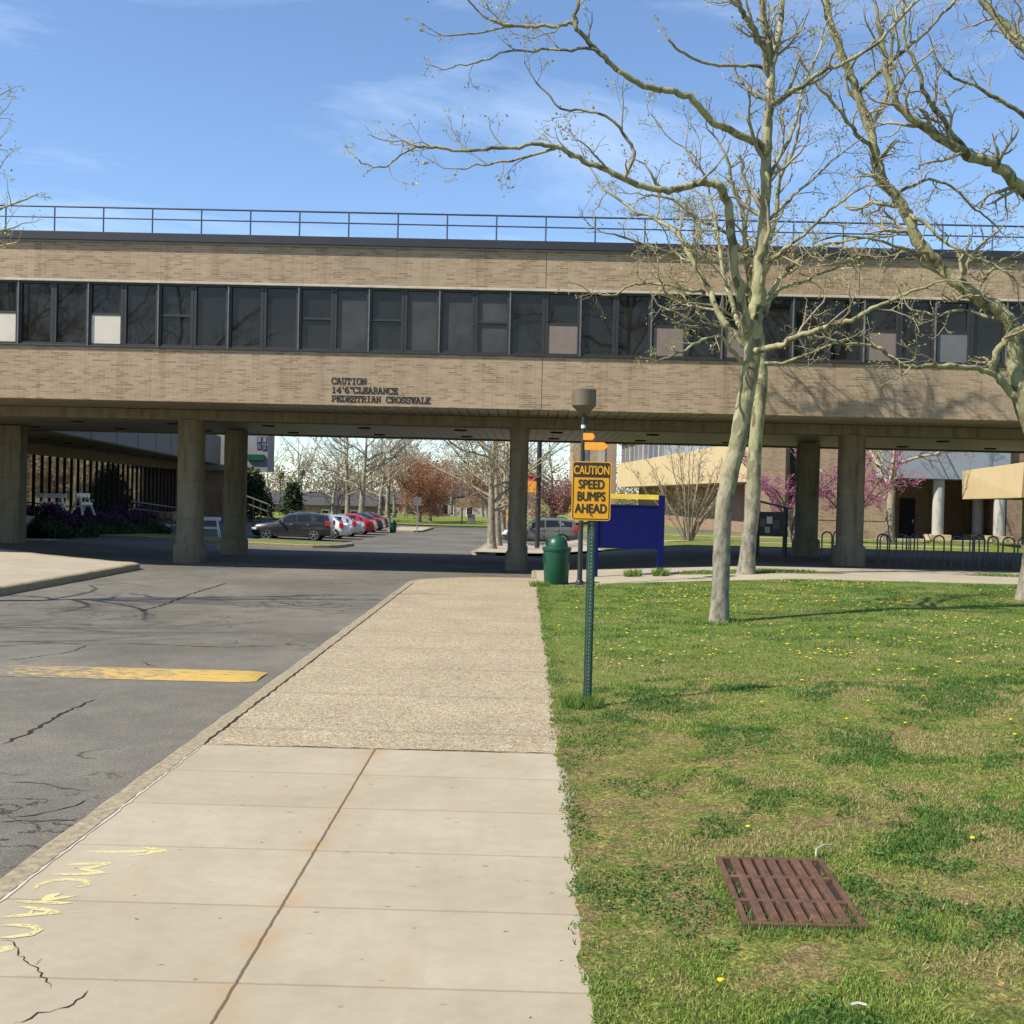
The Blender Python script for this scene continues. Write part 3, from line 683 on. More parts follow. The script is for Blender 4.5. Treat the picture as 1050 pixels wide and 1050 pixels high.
# slab-serif letters mounted on the brick
GL = {'C': [[(1, .8), (.8, 1), (.2, 1), (0, .75), (0, .25), (.2, 0), (.8, 0), (1, .2)], [(1, .95), (1, .68)]],
 'A': [[(.05, 0), (.45, 1), (.55, 1), (.95, 0)], [(.2, .34), (.8, .34)], [(-.08, 0), (.25, 0)], [(.75, 0), (1.08, 0)], [(.2, 1), (.5, 1)]],
 'U': [[(.15, 1), (.15, .25), (.35, 0), (.65, 0), (.85, .25), (.85, 1)], [(0, 1), (.32, 1)], [(.68, 1), (1, 1)]],
 'T': [[(.5, 0), (.5, 1)], [(0, .75), (0, 1), (1, 1), (1, .75)], [(.3, 0), (.7, 0)]],
 'I': [[(.5, 0), (.5, 1)], [(.22, 0), (.78, 0)], [(.22, 1), (.78, 1)]],
 'O': [[(.2, 0), (0, .28), (0, .72), (.2, 1), (.8, 1), (1, .72), (1, .28), (.8, 0), (.2, 0)]],
 'N': [[(.15, 0), (.15, 1), (.85, 0), (.85, 1)], [(0, 0), (.3, 0)], [(.7, 1), (1, 1)], [(0, 1), (.15, 1)]],
 '1': [[(.5, 0), (.5, 1), (.25, .82)], [(.22, 0), (.78, 0)]],
 '4': [[(.7, 0), (.7, 1), (0, .3), (1, .3)], [(.5, 0), (.9, 0)]],
 "'": [[(.3, 1.05), (.25, .72)]], '"': [[(.2, 1.05), (.15, .72)], [(.6, 1.05), (.55, .72)]],
 '6': [[(.85, .95), (.4, 1), (.05, .6), (.05, .2), (.3, 0), (.75, 0), (.95, .25), (.75, .55), (.1, .45)]],
 'L': [[(.25, 1), (.25, 0), (1, 0), (1, .3)], [(0, 1), (.5, 1)], [(0, 0), (.25, 0)]],
 'E': [[(1, .75), (1, 1), (0, 1)], [(.2, 1), (.2, 0)], [(.2, .5), (.65, .5)], [(.65, .65), (.65, .35)], [(0, 0), (1, 0), (1, .28)]],
 'R': [[(.2, 0), (.2, 1)], [(0, 1), (.7, 1), (.92, .85), (.92, .65), (.7, .5), (.2, .5)], [(.55, .5), (.9, 0), (1.05, 0)], [(0, 0), (.42, 0)]],
 'P': [[(.2, 0), (.2, 1)], [(0, 1), (.75, 1), (.97, .85), (.97, .6), (.75, .45), (.2, .45)], [(0, 0), (.45, 0)]],
 'D': [[(.2, 0), (.2, 1)], [(0, 1), (.65, 1), (1, .7), (1, .3), (.65, 0), (0, 0)]],
 'S': [[(.92, .72), (.8, 1), (.25, 1), (.05, .78), (.2, .55), (.8, .45), (.97, .22), (.75, 0), (.2, 0), (.05, .3)], [(.92, 1), (.92, .7)], [(.05, 0), (.05, .3)]],
 'W': [[(.05, 1), (.28, 0), (.5, .9), (.72, 0), (.95, 1)], [(-.08, 1), (.25, 1)], [(.75, 1), (1.08, 1)]],
 'K': [[(.2, 0), (.2, 1)], [(.95, 1), (.25, .42)], [(.42, .58), (.95, 0)], [(0, 0), (.42, 0)], [(0, 1), (.42, 1)], [(.7, 1), (1.08, 1)], [(.7, 0), (1.1, 0)]]}
m = MB(); adv, gw, gh = .1415, .112, .158
for txt, py, endpx in (('CAUTION', 393.2, 375.7), ("14'6\"CLEARANCE", 402.3, 407.7), ('PEDESTRIAN CROSSWALK', 411.3, 441.4)):
    p0 = P(340.3, py, YF); x = p0.x; z = p0.z
    adv_l = {"'": .6, '"': .75}
    tot = sum(adv_l.get(c, 1) for c in txt); a = (P(endpx, py, YF).x - x) / (tot - .1)
    for ch in txt:
        for st in GL.get(ch, []):
            for q in range(len(st) - 1):
                (u0_, v0_), (u1_, v1_) = st[q], st[q + 1]
                dv = V((u1_ - u0_, 0, v1_ - v0_)); 
                if dv.length > 0: dv.normalize()
                e = .010
                m.bar((x + u0_ * a * .8 - dv.x * e, YF - .006, z + v0_ * gh - dv.z * e), (x + u1_ * a * .8 + dv.x * e, YF - .006, z + v1_ * gh + dv.z * e), .027, .012 + .0005 * (q % 3), up=(0, 1, 0))
        x += a * adv_l.get(ch, 1)
m.build('lettering', MT['letters'], B, BO)

# ------------------------------------------------------------------ left building with glazed lobby
LB = thing('lobby_building', 'low building with a long glazed lobby under a pale overhanging storey, behind the left column', 'building', (-21.5, 60, 0))
LO = (-21.5, 60, 0)
def lineX(xa, ya, xb, yb): return lambda y: xa + (xb - xa) * (y - ya) / (yb - ya)
ov = lineX(-19.4, 45, -26.6, 95); gx = lineX(-25.3, 56, -28.9, 90)
m = MB(); za, zb_ = 4.45, 6.9
m.add([(ov(45.2), 45.2, za), (ov(99), 99, za), (-45, 99, za), (-45, 45.2, za), (ov(45.2), 45.2, zb_), (ov(99), 99, zb_), (-45, 99, zb_), (-45, 45.2, zb_)],
      [(0, 1, 5, 4), (4, 5, 6, 7), (1, 2, 6, 5), (0, 4, 7, 3), (3, 2, 1, 0)]); m.build('upper_storey', pm('mauve_stone', (.135, .118, .108), .8, .1, 2), LB, LO)
m = MB(); m.add([(ov(45.3) - .1, 45.3, 4.40), (ov(98.5) - .1, 98.5, 4.40), (-44, 98.5, 4.40), (-44, 45.3, 4.40), (ov(45.3) - .1, 45.3, 4.44), (ov(98.5) - .1, 98.5, 4.44), (-44, 98.5, 4.44), (-44, 45.3, 4.44)],
      [(0, 1, 5, 4), (4, 5, 6, 7), (1, 2, 6, 5), (0, 4, 7, 3), (3, 2, 1, 0)]); m.build('soffit', MT['beam_concrete'], LB, LO)
m = MB()
for y in fr(46.8, 90, 5.4):
    x = ov(y); m.box(x - .004, x + .012, y - .02, y + .02, za + .02, zb_ - .02)
m.build('panel_joint', MT['crack'], LB, LO)
m = MB(); m.add([(gx(45), 45, 3.8), (gx(94), 94, 3.8), (gx(94) - .2, 94, 3.8), (gx(45) - .2, 45, 3.8), (gx(45), 45, 4.40), (gx(94), 94, 4.40), (gx(94) - .2, 94, 4.40), (gx(45) - .2, 45, 4.40)],
      [(0, 1, 5, 4), (1, 2, 6, 5), (3, 2, 1, 0), (0, 4, 7, 3), (2, 3, 7, 6)]); m.build('wall', MT['beam_concrete'], LB, LO)
m = MB(); m.quad((gx(46) - .05, 46, .3), (gx(94) - .05, 94, .3), (gx(94) - .05, 94, 3.8), (gx(46) - .05, 46, 3.8)); gl = m.build('lobby_glazing', MT['store_glass'], LB, LO)
for y in fr(46, 94, 1.3):
    mm = MB(); mm.box(gx(y) - .05, gx(y) + .03, y - .03, y + .03, .3, 3.8); mm.build('glazing_bar', MT['black'], gl, LO)
m = MB(); m.box(gx(94) - .6, gx(94) + .4, 94.1, 99, -.7, 4.4); m.build('wall', MT['brick_side'], LB, LO)
for y in fr(48, 90, 4.2):
    x = (ov(y) + gx(y)) / 2; mm = MB(); mm.lathe([(.2, 0), (.2, -.04), (.15, -.045), (.0, -.03)], (x, y, 4.40), 14); mm.build('soffit_light', MT['black'], LB, LO)
# raised terrace in front of the glass
m = MB()
for i, (y0, y1) in enumerate(((47, 58), (58, 68), (68, 78), (78, 92))):
    zt0 = .95 - .04 * (y0 - 47) ; zt1 = .95 - .04 * (y1 - 47)
    a = gx(y0) + 2.6; b_ = gx(y1) + 2.6
    m.add([(gx(y0) - .1, y0, zt0), (a, y0, zt0), (b_, y1, zt1), (gx(y1) - .1, y1, zt1), (gx(y0) - .1, y0, -1.2), (a, y0, -1.2), (b_, y1, -1.2), (gx(y1) - .1, y1, -1.2)],
          [(0, 1, 2, 3), (1, 5, 6, 2), (0, 4, 5, 1), (3, 2, 6, 7)])
struct(m.build('terrace', MT['concrete']))
# far pale block with a green sign
FB = thing('pale_block_building', 'pale overhanging building block with small windows and a green sign behind the columns', 'building', (-27, 100, 0)); FO = (-27, 100, 0)
xr = P(274.5, 470, 100).x; zl = P(262, 483, 100).z
m = MB(); m.box(-44, xr, 100, 102.6, zl, zl + 8); m.build('wall', pm('dull_panel', (.22, .21, .205), .8, .1, 1), FB, FO)
m = MB(); m.box(-43, xr - 2.5, 101, 102.5, -1, zl - .003); m.build('lower_wall', MT['brick_brown'], FB, FO)
for px, py in ((266, 451), (271.5, 451), (266, 458), (271.5, 459)):
    c = P(px, py, 100); mm = MB(); mm.box(c.x - .2, c.x + .2, 99.97, 100.05, c.z - .28, c.z + .28); w = mm.build('window', MT['black'], FB, FO)
    mm = MB(); mm.box(c.x - .14, c.x + .14, 99.95, 99.99, c.z - .22, c.z + .22); mm.build('pane', MT['blue_glass'], w, FO)
c = P(262, 469, 99.8); m = MB(); m.box(c.x - .75, c.x + .75, 99.75, 99.98, c.z - .28, c.z + .28); m.build('sign_board', MT['can_green'], FB, FO, bevel=.02)

# ------------------------------------------------------------------ right-hand buildings
HB = thing('brick_hall', 'two storey brick hall with a sunlit cream band and ribbon windows, behind the blue board', 'building', (12.9, 64, 0)); HO = (12.9, 64, 0)
wx = lineX(12.9, 64, 9.2, 113)
def side(y0, y1, z0, z1, d0, d1):
    a, b_ = wx(y0), wx(y1); m = MB()
    m.add([(a + d0, y0, z0), (b_ + d0, y1, z0), (b_ + d1, y1, z0), (a + d1, y0, z0), (a + d0, y0, z1), (b_ + d0, y1, z1), (b_ + d1, y1, z1), (a + d1, y0, z1)],
          [(0, 4, 5, 1), (1, 5, 6, 2), (2, 6, 7, 3), (3, 7, 4, 0), (4, 7, 6, 5), (0, 1, 2, 3)]); return m
side(64, 113, 3.4, 5.75, 0, 6).build('spandrel_band', MT['cream'], HB, HO)
side(64.5, 113, -1, 3.4, 2.2, 6).build('lower_wall', MT['brick_brown_side'], HB, HO)
side(64.2, 113, 7.6, 9.6, 0, 6).build('upper_wall', MT['brick_side'], HB, HO)
g_ = side(64.4, 112.8, 5.75, 7.6, .35, .6).build('ribbon_window', MT['blue_glass'], HB, HO)
m = MB()
for i, y in enumerate(fr(64.6, 112.6, 2.4)):
    w = .5 if i % 3 == 0 else .06; m = MB(); m.box(wx(y) + .30, wx(y) + .36, y - w / 2, y + w / 2, 5.75, 7.6); m.build('mullion', MT['sill'], g_, HO)
m = MB(); m.box(12.9, 14.6, 63.2, 66, -.3, 9.6); m.build('brick_pier', MT['brick'], HB, HO)
m = MB(); m.box(14.6, 20.6, 63.8, 70, -.3, 9.6); m.build('front_wall', MT['brick'], HB, HO)
m = MB(); m.box(15.0, 15.9, 63.7, 63.9, 2.2, 8); m.build('window_slot', MT['black'], HB, HO)
m = MB(); m.box(14.6, 20.6, 63.79, 63.81, 1.28, 1.31); m.build('expansion_joint', MT['crack'], HB, HO)
TB_ = thing('brick_tower', 'tall narrow brick stair tower at the far end of the brick hall', 'building', (6.6, 114, 0))
xa = P(587, 480, 114).x; xb = P(632, 480, 114).x
m = MB(); m.box(xa, xb, 114, 122, -1, 12); m.build('wall', MT['brick'], TB_, (6.6, 114, 0))
m = MB(); m.box(xb - 1.9, xb - 1.2, 113.9, 114, -1, 11.5); m.build('corner_strip', MT['pale_stone'], TB_, (6.6, 114, 0))
m = MB(); m.box(xa + .8, xa + 1.6, 113.93, 114, 5.5, 8); m.build('window', MT['blue_glass'], TB_, (6.6, 114, 0))

RB = thing('portico_building', 'building with blue-grey upper wall on round white pillars, behind the bicycle racks', 'building', (23, 62.8, 0)); RO = (23, 62.8, 0)
z0 = P(945, 490.5, 62.8).z; xa = P(905, 480, 62.8).x; xb = P(1036, 480, 62.8).x
m = MB(); m.box(xa, xb, 62.8, 72, z0, z0 + 5.5); m.build('upper_wall', MT['grey_panel'], RB, RO)
m = MB(); m.box(xb, xb + 14, 63.1, 72, -.2, z0 + 5.5); m.build('side_wall', MT['brick_brown'], RB, RO)
m = MB(); m.box(xa - 1.0, xb, 68, 68.6, -.2, z0); m.build('rear_wall', MT['brick_brown'], RB, RO)
m = MB(); m.box(P(923, 530, 67.9).x, P(938, 530, 67.9).x, 67.9, 68, .3, P(930, 511, 67.9).z); dd = m.build('door', MT['black'], RB, RO)
m = MB(); m.box(P(936, 530, 67.85).x - .03, P(936, 530, 67.85).x + .03, 67.82, 67.9, 1.2, 1.4); m.build('handle', MT['zinc'], dd, RO)
for px, yy in ((962, 63.3), (1003, 65.4), (1025, 63.3)):
    c = P(px, 520, yy); gz0 = L(c.x, yy); mm = MB(); mm.lathe([(.31, .3), (.31, z0 - gz0)], (c.x, yy, gz0), 20); pl = mm.build('pillar', MT['pale_stone'], RB, RO, smooth=40)
    mm = MB(); mm.box(c.x - .58, c.x + .58, yy - .58, yy + .58, gz0 - .1, gz0 + .34); mm.build('plinth', MT['cream'], pl, RO, bevel=.02)
m = MB(); m.box(xa, 44, 62.5, 68.2, .22, .34); m.build('step', MT['concrete'], RB, RO)

WK = thing('walkway_ramp', 'raised walkway with a sunlit cream parapet at the right edge, under the bridge', 'walkway', (22.6, 53, 0)); WO = (22.6, 53, 0)
a0, a1 = P(986.5, 483, 58), P(986.5, 512, 58); b0, b1 = P(1050, 474, 48), P(1047, 510.5, 48)
m = MB(); n_ = V((1, .13, 0)).normalized() * .22
m.add([a0, b0, b1, a1, a0 + n_, b0 + n_, b1 + n_, a1 + n_], [(0, 3, 2, 1), (4, 5, 6, 7), (0, 1, 5, 4), (3, 7, 6, 2), (0, 4, 7, 3), (1, 2, 6, 5)])
m.build('parapet', MT['cream'], WK, WO, bevel=.02)
m = MB(); zz = min(a1.z, b1.z) + .25
m.add([(a0.x + .22, 57.9, zz), (b0.x + .22, 48.2, zz), (b0.x + 5, 48.2, zz), (a0.x + 5, 57.9, zz), (a0.x + .22, 57.9, zz - .22), (b0.x + .22, 48.2, zz - .22), (b0.x + 5, 48.2, zz - .22), (a0.x + 5, 57.9, zz - .22)],
      [(3, 2, 1, 0), (4, 5, 6, 7), (0, 1, 5, 4), (1, 2, 6, 5), (2, 3, 7, 6), (3, 0, 4, 7)]); m.build('deck', MT['beam_concrete'], WK, WO)
m = MB(); m.box(23.6, 27.5, 53, 53.4, 0, zz - .23); m.build('support_wall', MT['beam_concrete'], WK, WO)

# far low houses beyond the car park
def house(px, Y, w, h, rh, wall, roof, label, name='house'):
    c = P(px, 530, Y); z0 = -2.0; o = thing(name, label, 'house', (c.x, Y, z0)); d = w * .7
    m = MB(); m.box(-w / 2, w / 2, 0, d, 0, h); m.build('wall', wall, o)
    m = MB(); m.prism([(-.4, h), (d + .4, h), (d / 2, h + rh)], lambda a, b, t: (t, a, b), -w / 2 - .4, w / 2 + .4); m.build('roof', roof, o)
    for x in (-.3, .05, .32):
        m = MB(); m.box(x * w - .5, x * w + .5, -.03, .02, h * .35, h * .8); f = m.build('window', MT['white'], o)
        m = MB(); m.box(x * w - .4, x * w + .4, -.05, -.035, h * .4, h * .75); m.build('pane', MT['glass'], f)
    m = MB(); m.box(w * .2, w * .2 + 1, -.04, .02, 0, 2.1); m.build('door', MT['black'], o)
MT['roof_dark'] = pm('dark_shingle', (.05, .048, .05), .8, .2, 3); MT['roof_red'] = pm('red_roof', (.055, .042, .040), .8, .2, 3)
MT['siding'] = pm('pale_siding', (.50, .52, .55), .7, .1, 2); MT['siding2'] = pm('tan_siding', (.45, .36, .27), .7, .1, 2)
house(328, 135, 13, 2.6, 1.6, MT['brick_brown'], MT['roof_dark'], 'low brown pavilion with dark roof behind the parked cars, left of the white gable')
house(378, 150, 11, 2.8, 1.7, MT['brick_brown'], MT['roof_dark'], 'low dark-roofed house behind the red car')
house(452, 165, 12, 3.6, 2.4, MT['siding'], MT['roof_dark'], 'pale grey house far down the road, left of the tall lamp post')
house(505, 160, 11, 3.4, 2.2, MT['siding2'], MT['roof_red'], 'tan house with dark roof at the far end of the road, behind the sycamore trunks')
house(408, 160, 9, 2.6, 1.6, MT['brick_brown'], MT['roof_red'], 'small brown house behind the far green bin')

# ------------------------------------------------------------------ speed bump and spray paint
m = MB(); ya, yb = 13.66, 14.52; n = 9; xs_ = [-9.8, -8.5, -7.5, -6.5, -5.5, -4.5, -3.9, -3.5, -3.36, -3.28]
vs = []
for x in xs_:
    e = 1 if x < -3.55 else max(.08, 1 - ((x + 3.55) / .28) ** 2)
    for k in range(n):
        t = k / (n - 1); y = ya + .12 * (1 - e) + (yb - ya - .24 * (1 - e)) * t
        vs.append((x, y, L(x, y) - .125 + .055 * math.sin(math.pi * t) * min(1, e + .1)))
m.add(vs, [(i * n + k, (i + 1) * n + k, (i + 1) * n + k + 1, i * n + k + 1) for i in range(len(xs_) - 1) for k in range(n - 1)])
tag(m.build('speed_bump', MT['bump_paint'], smooth=60), 'worn yellow painted speed bump across the asphalt road', 'speed bump')
m = MB()
strokes = [[(250, 370), (340, 371), (420, 370), (505, 368)], [(428, 356), (455, 358), (508, 368), (450, 376), (398, 385)],
           [(195, 410), (270, 408), (338, 406), (290, 418), (250, 424), (285, 430), (318, 436), (240, 440), (158, 441)],
           [(105, 487), (120, 472), (160, 460), (205, 456), (250, 458), (272, 466), (262, 476), (228, 481)],
           [(120, 526), (150, 508), (180, 499), (150, 512), (128, 522), (180, 514), (235, 507)], [(48, 523), (120, 526), (190, 529), (222, 528)],
           [(0, 574), (60, 568), (130, 562), (185, 558), (125, 548), (60, 540)], [(100, 548), (90, 566)],
           [(0, 598), (50, 597), (105, 602), (122, 612), (95, 626), (40, 634), (0, 636)]]
for i, s_ in enumerate(strokes):
    q = [G(a / 3, 750 + b / 3, 0) for a, b in s_]; ribbon(m, [(p.x, p.y) for p in q], .043, .0012 + .0003 * i, 0, jit=.03, seed=i, even=True, step=.03, zi=.00004)
q = [G(a / 3, 750 + b / 3, 0) for a, b in [(0, 680), (20, 668), (45, 660)]]; ribbon(m, [(p.x, p.y) for p in q], .10, .0015, 0, jit=.02, seed=40, even=True)
q = [G(a / 3, 750 + b / 3, 0) for a, b in [(190, 556), (265, 556)]]; ribbon(m, [(p.x, p.y) for p in q], .014, .0016, 0, jit=.05, seed=41)
tag(m.build('spray_marking', MT['spray']), 'yellow sprayed arrow and letters on the pale sidewalk slabs by the kerb', 'marking')

# ------------------------------------------------------------------ caution sign on its post
def text_obj(name, body, size, mat, parent, loc, rot, sx=1.0, bold=.0, ext=.001, align='CENTER'):
    cu_ = bpy.data.curves.new('t', 'FONT'); cu_.body = body; cu_.size = size; cu_.align_x = align; cu_.align_y = 'CENTER'
    cu_.offset = 0; cu_.extrude = 0
    t = bpy.data.objects.new('t', cu_); COL.objects.link(t); dg = bpy.context.evaluated_depsgraph_get()
    me = bpy.data.meshes.new_from_object(t.evaluated_get(dg)); bpy.data.objects.remove(t)
    vs = [(v.co.x * sx, v.co.y) for v in me.vertices]; fs = [tuple(p.vertices) for p in me.polygons]; mb = MB()
    for k, (dx, dy) in enumerate(((0, 0), (-bold, 0), (bold, 0), (-bold * .5, bold * .7), (bold * .5, -bold * .7), (-bold * .5, -bold * .7), (bold * .5, bold * .7))):
        mb.add([(x + dx, y + dy, k * .00025) for x, y in vs], fs)
    me = bpy.data.meshes.new(name); me.from_pydata(mb.v, [], mb.f); me.materials.append(mat)
    o = bpy.data.objects.new(name, me); COL.objects.link(o); o.parent = parent; o.location = loc; o.rotation_euler = rot
    return o
YS = 11.85; pb = P(601.5, 722, YS); zg = L(pb.x, YS)
S = thing('caution_sign', 'yellow CAUTION SPEED BUMPS AHEAD sign on a green perforated post in the grass', 'sign', (pb.x, YS, zg), R(2))
zc = P(606, 503.5, YS).z - zg; sw, sh = .415, .625; cx = P(606.3, 503.5, YS).x - pb.x
ztop = zc + sh / 2
m = MB(); hw = .045; t_ = .006
prof = [(-hw, -.030), (-hw + .018, -.030), (-hw + .026, -.002), (hw - .026, -.002), (hw - .018, -.030), (hw, -.030), (hw, -.024), (hw - .014, -.024), (hw - .022, .004), (-hw + .022, .004), (-hw + .014, -.024), (-hw, -.024)]
prof = [(a, -b) for a, b in prof]
def zr_(t): return -.3 + t * (ztop + .27)
nP = len(prof); vs = [(a + .012, b + .03, -.3) for a, b in prof] + [(a + .012, b + .03, ztop - .03) for a, b in prof]
m.add(vs, [(i, (i + 1) % nP, (i + 1) % nP + nP, i + nP) for i in range(nP)] + [tuple(range(nP))[::-1], tuple(range(nP, 2 * nP))])
po = m.build('post', MT['post_green'], S)
m = MB()
for k in range(60):
    z = .12 + k * .0385
    if z < ztop - .1: m.lathe([(.0075, 0), (.0075, .002)], (0, 0, 0), 8); 
m = MB()
for k in range(60):
    z = .12 + k * .0385
    if z > ztop - .1: break
    c = V((.012, .0245, z)); q = [(c.x + .0075 * math.cos(a), c.y, c.z + .0075 * math.sin(a)) for a in [2 * math.pi * i / 8 for i in range(8)]]
    m.add(q, [tuple(range(8))])
m.build('punched_hole', MT['zinc'], po)
def rrect(w, h, r, n=6):
    q = []
    for cx_, cy_, a0 in ((1, 1, 0), (-1, 1, 90), (-1, -1, 180), (1, -1, 270)):
        for k in range(n + 1):
            a = R(a0 + 90 * k / n); q.append((cx_ * (w / 2 - r) + r * math.cos(a), cy_ * (h / 2 - r) + r * math.sin(a)))
    return q
m = MB(); m.prism(rrect(sw, sh, .032), lambda a, b, t: (cx + a, t, zc + b), -.004, .0); pl = m.build('sign_plate', MT['sign_yellow'], S)
def ring(mb, w, h, r, lw, y):
    o_ = rrect(w, h, r); i_ = rrect(w - 2 * lw, h - 2 * lw, max(r - lw, .004)); n = len(o_)
    mb.add([(cx + a, y, zc + b) for a, b in o_] + [(cx + a, y, zc + b) for a, b in i_], [(k, (k + 1) % n, n + (k + 1) % n, n + k) for k in range(n)])
m = MB(); ring(m, sw - .022, sh - .022, .026, .010, -.0055)
hz0, hz1 = zc + sh / 2 - .168, zc + sh / 2 - .017
m.quad((cx - sw / 2 + .018, -.0057, hz0), (cx + sw / 2 - .018, -.0057, hz0), (cx + sw / 2 - .018, -.0057, hz1), (cx - sw / 2 + .018, -.0057, hz1))
m.build('border', MT['sign_black'], pl)
rx = (R(90), 0, 0)
text_obj('lettering', 'CAUTION', .128, MT['sign_yellow'], pl, (cx, -.0075, (hz0 + hz1) / 2 - .004), rx, .66, .0030)
for i, (w, sx) in enumerate((('SPEED', .80), ('BUMPS', .78), ('AHEAD', .80))):
    text_obj('lettering', w, .135, MT['sign_black'], pl, (cx, -.0065, hz0 - .078 - i * .128), rx, sx * .95, .0042)
for z in (zc + sh / 2 - .035, zc - sh / 2 + .062):
    m = MB(); m.tube([(cx, -.012, z), (cx, -.004, z)], .011, 10); m.build('bolt', MT['steel'], pl)

# ------------------------------------------------------------------ lamp posts
def lamp_post(loc, h, label, group=None, rh=.305):
    o = thing('lamp_post', label, 'lamp post', loc, 0, group)
    m = MB(); m.tube([(0, 0, -.1), (0, 0, h - .62)], [.065, .05], 12); m.build('pole', MT['dark_metal'], o, smooth=40)
    m = MB(); m.lathe([(.06, h - .62), (rh * .55, h - .54), (rh, h - .41)], n=28)
    m.build('cone', MT['lamp_head'], o, smooth=40)
    m = MB(); m.lathe([(rh, h - .409), (rh, h - .01), (rh - .02, h), (.0, h + .005)], n=28); m.build('lamp_head', MT['lamp_head'], o, smooth=40)
    m = MB(); m.lathe([(.1, 0), (.1, .10), (.075, .14)], n=16); m.build('base_collar', MT['dark_metal'], o, smooth=40)
    return o
pb = P(594.2, 600, 28.1); LAMP = (pb.x, 28.1, L(pb.x, 28.1))
lp = lamp_post(LAMP, P(600, 399.5, 28.1).z - LAMP[2], 'dark lamp post with round bronze head behind the caution sign')
m = MB(); zz = P(598, 437, 28.1).z - LAMP[2]; m.tube([(0, 0, zz - .05), (0, 0, zz + .03)], .056, 12, cap=False); m.build('sticker', MT['white'], lp, smooth=40)
def arrow_board(px0, px1, py0, py1, Y, label, notch):
    a = P(px0, (py0 + py1) / 2, Y); b_ = P(px1, (py0 + py1) / 2, Y); w = b_.x - a.x; h = (py1 - py0) / F * Y
    o = thing('arrow_board', label, 'sign', (a.x, Y, a.z), R(-4))
    m = MB(); m.prism([(0, -h / 2), (w - notch, -h / 2), (w, 0), (w - notch, h / 2), (0, h / 2)], lambda x, z, t: (x, t, z), -.02, .0); m.build('board', MT['orange'], o, bevel=.003)
    m = MB(); m.box(.02, .10, .001, .05, -.04, .04); m.build('bracket', MT['steel'], o)
arrow_board(598, 610.3, 444.0, 451.2, 28.0, 'small orange arrow board, the upper one on the lamp post', .06)
arrow_board(599.5, 624.3, 453.3, 461.3, 28.0, 'longer orange arrow board pointing right, the lower one on the lamp post', .12)
for px, top, Y, lab in ((287, 484.5, 118, 'far lamp post with square dark head, above the dark parked car'), (309, 482, 124, 'far thin lamp post right of the square-headed one, above the parked cars'),
                        (481, 487.5, 128, 'tall thin lamp post at the end of the road, right of the bronze maple')):
    c = P(px, 520, Y); lamp_post((c.x, Y, -.65), P(px, top, Y).z + .65, lab, rh=.38)
# banner post
c = P(551, 552, 60); bz = L(c.x, 60)
o = thing('banner_post', 'tall dark post with a red and yellow banner, right of the middle column', 'post', (c.x, 60, bz))
m = MB(); m.tube([(0, 0, -.1), (0, 0, 7.2)], .13, 12); m.build('pole', MT['dark_metal'], o, smooth=40)
m = MB(); a, b_ = P(540, 487, 60), P(547.5, 505, 60); zt_, zb__ = a.z - bz, b_.z - bz
m.box(a.x - c.x, -.06, -.03, .03, zt_ - (zt_ - zb__) * .35, zt_); m.build('banner', pm('red_cloth', (.55, .05, .04), .8), o)
m = MB(); m.box(a.x - c.x, -.06, -.03, .03, zb__, zt_ - (zt_ - zb__) * .35 - .003); m.build('banner', MT['orange'], o)
m = MB(); m.tube([(-.75, 0, zt_ + .03), (0, 0, zt_ + .03)], .02, 6); m.build('bracket', MT['dark_metal'], o)

# ------------------------------------------------------------------ blue notice board
a, b_ = P(609.5, 590, 31), P(676.5, 594, 31); zg = L((a.x + b_.x) / 2, 31)
o = thing('notice_board', 'blue notice board on two blue posts with a yellow top bar', 'notice board', ((a.x + b_.x) / 2, 31, zg)); hw = (b_.x - a.x) / 2
ztp = P(676, 508, 31).z - zg
for s_ in (-1, 1):
    m = MB(); m.box(s_ * hw - .085, s_ * hw + .085, -.06, .06, -.3, ztp); m.build('post', MT['blue'], o, bevel=.008)
pt, pbz = P(645, 517.5, 31).z - zg, P(645, 562.5, 31).z - zg
m = MB(); m.box(-hw + .087, hw - .087, -.03, .03, pbz, pt); m.build('panel', MT['blue'], o, bevel=.006)
m = MB(); m.box(-hw + .087, hw - .087, -.05, -.032, pbz, pbz + .05); m.box(-hw + .087, hw - .087, -.05, -.032, pt - .05, pt); m.build('frame_rail', MT['blue'], o)
yt, yb_ = P(660, 507.2, 31).z - zg, P(660, 512.2, 31).z - zg
m = MB(); m.box(-hw + .088, hw - .088, -.055, .055, yb_, yt); m.build('top_bar', MT['yellow_paint'], o, bevel=.005)

# ------------------------------------------------------------------ bins
def bin_(loc, s, label):
    o = thing('litter_bin', label, 'bin', loc); 
    m = MB(); m.lathe([(.29, 0), (.30, .02), (.335, .82), (.335, .84)], n=32); m.build('body', MT['can_green'], o, smooth=40)
    m = MB(); m.lathe([(.355, .842), (.36, .86), (.36, .92), (.345, .935)], n=32); m.build('rim', MT['can_green'], o, smooth=40)
    m = MB(); m.lathe([(.275, .936), (.275, .96), (.262, 1.04), (.225, 1.12), (.165, 1.18), (.085, 1.215), (.0, 1.225)], n=32); d = m.build('dome_lid', MT['can_green'], o, smooth=40)
    m = MB(); m.box(-.287, -.20, -.11, .11, .985, 1.10); m.build('flap', MT['black'], d, bevel=.02)
    for k in range(2):
        a = R(200 + 140 * k); m = MB(); m.tube([(.345 * math.cos(a), .345 * math.sin(a), .55), (.36 * math.cos(a), .36 * math.sin(a), .75)], .014, 6); m.build('handle', MT['can_green'], o)
    o.scale = (s, s, s); return o
c = P(570.5, 600, 28.3); bin_((c.x, 28.6, L(c.x, 28.6)), 1.03, 'green domed litter bin at the sidewalk edge beside the lamp post')
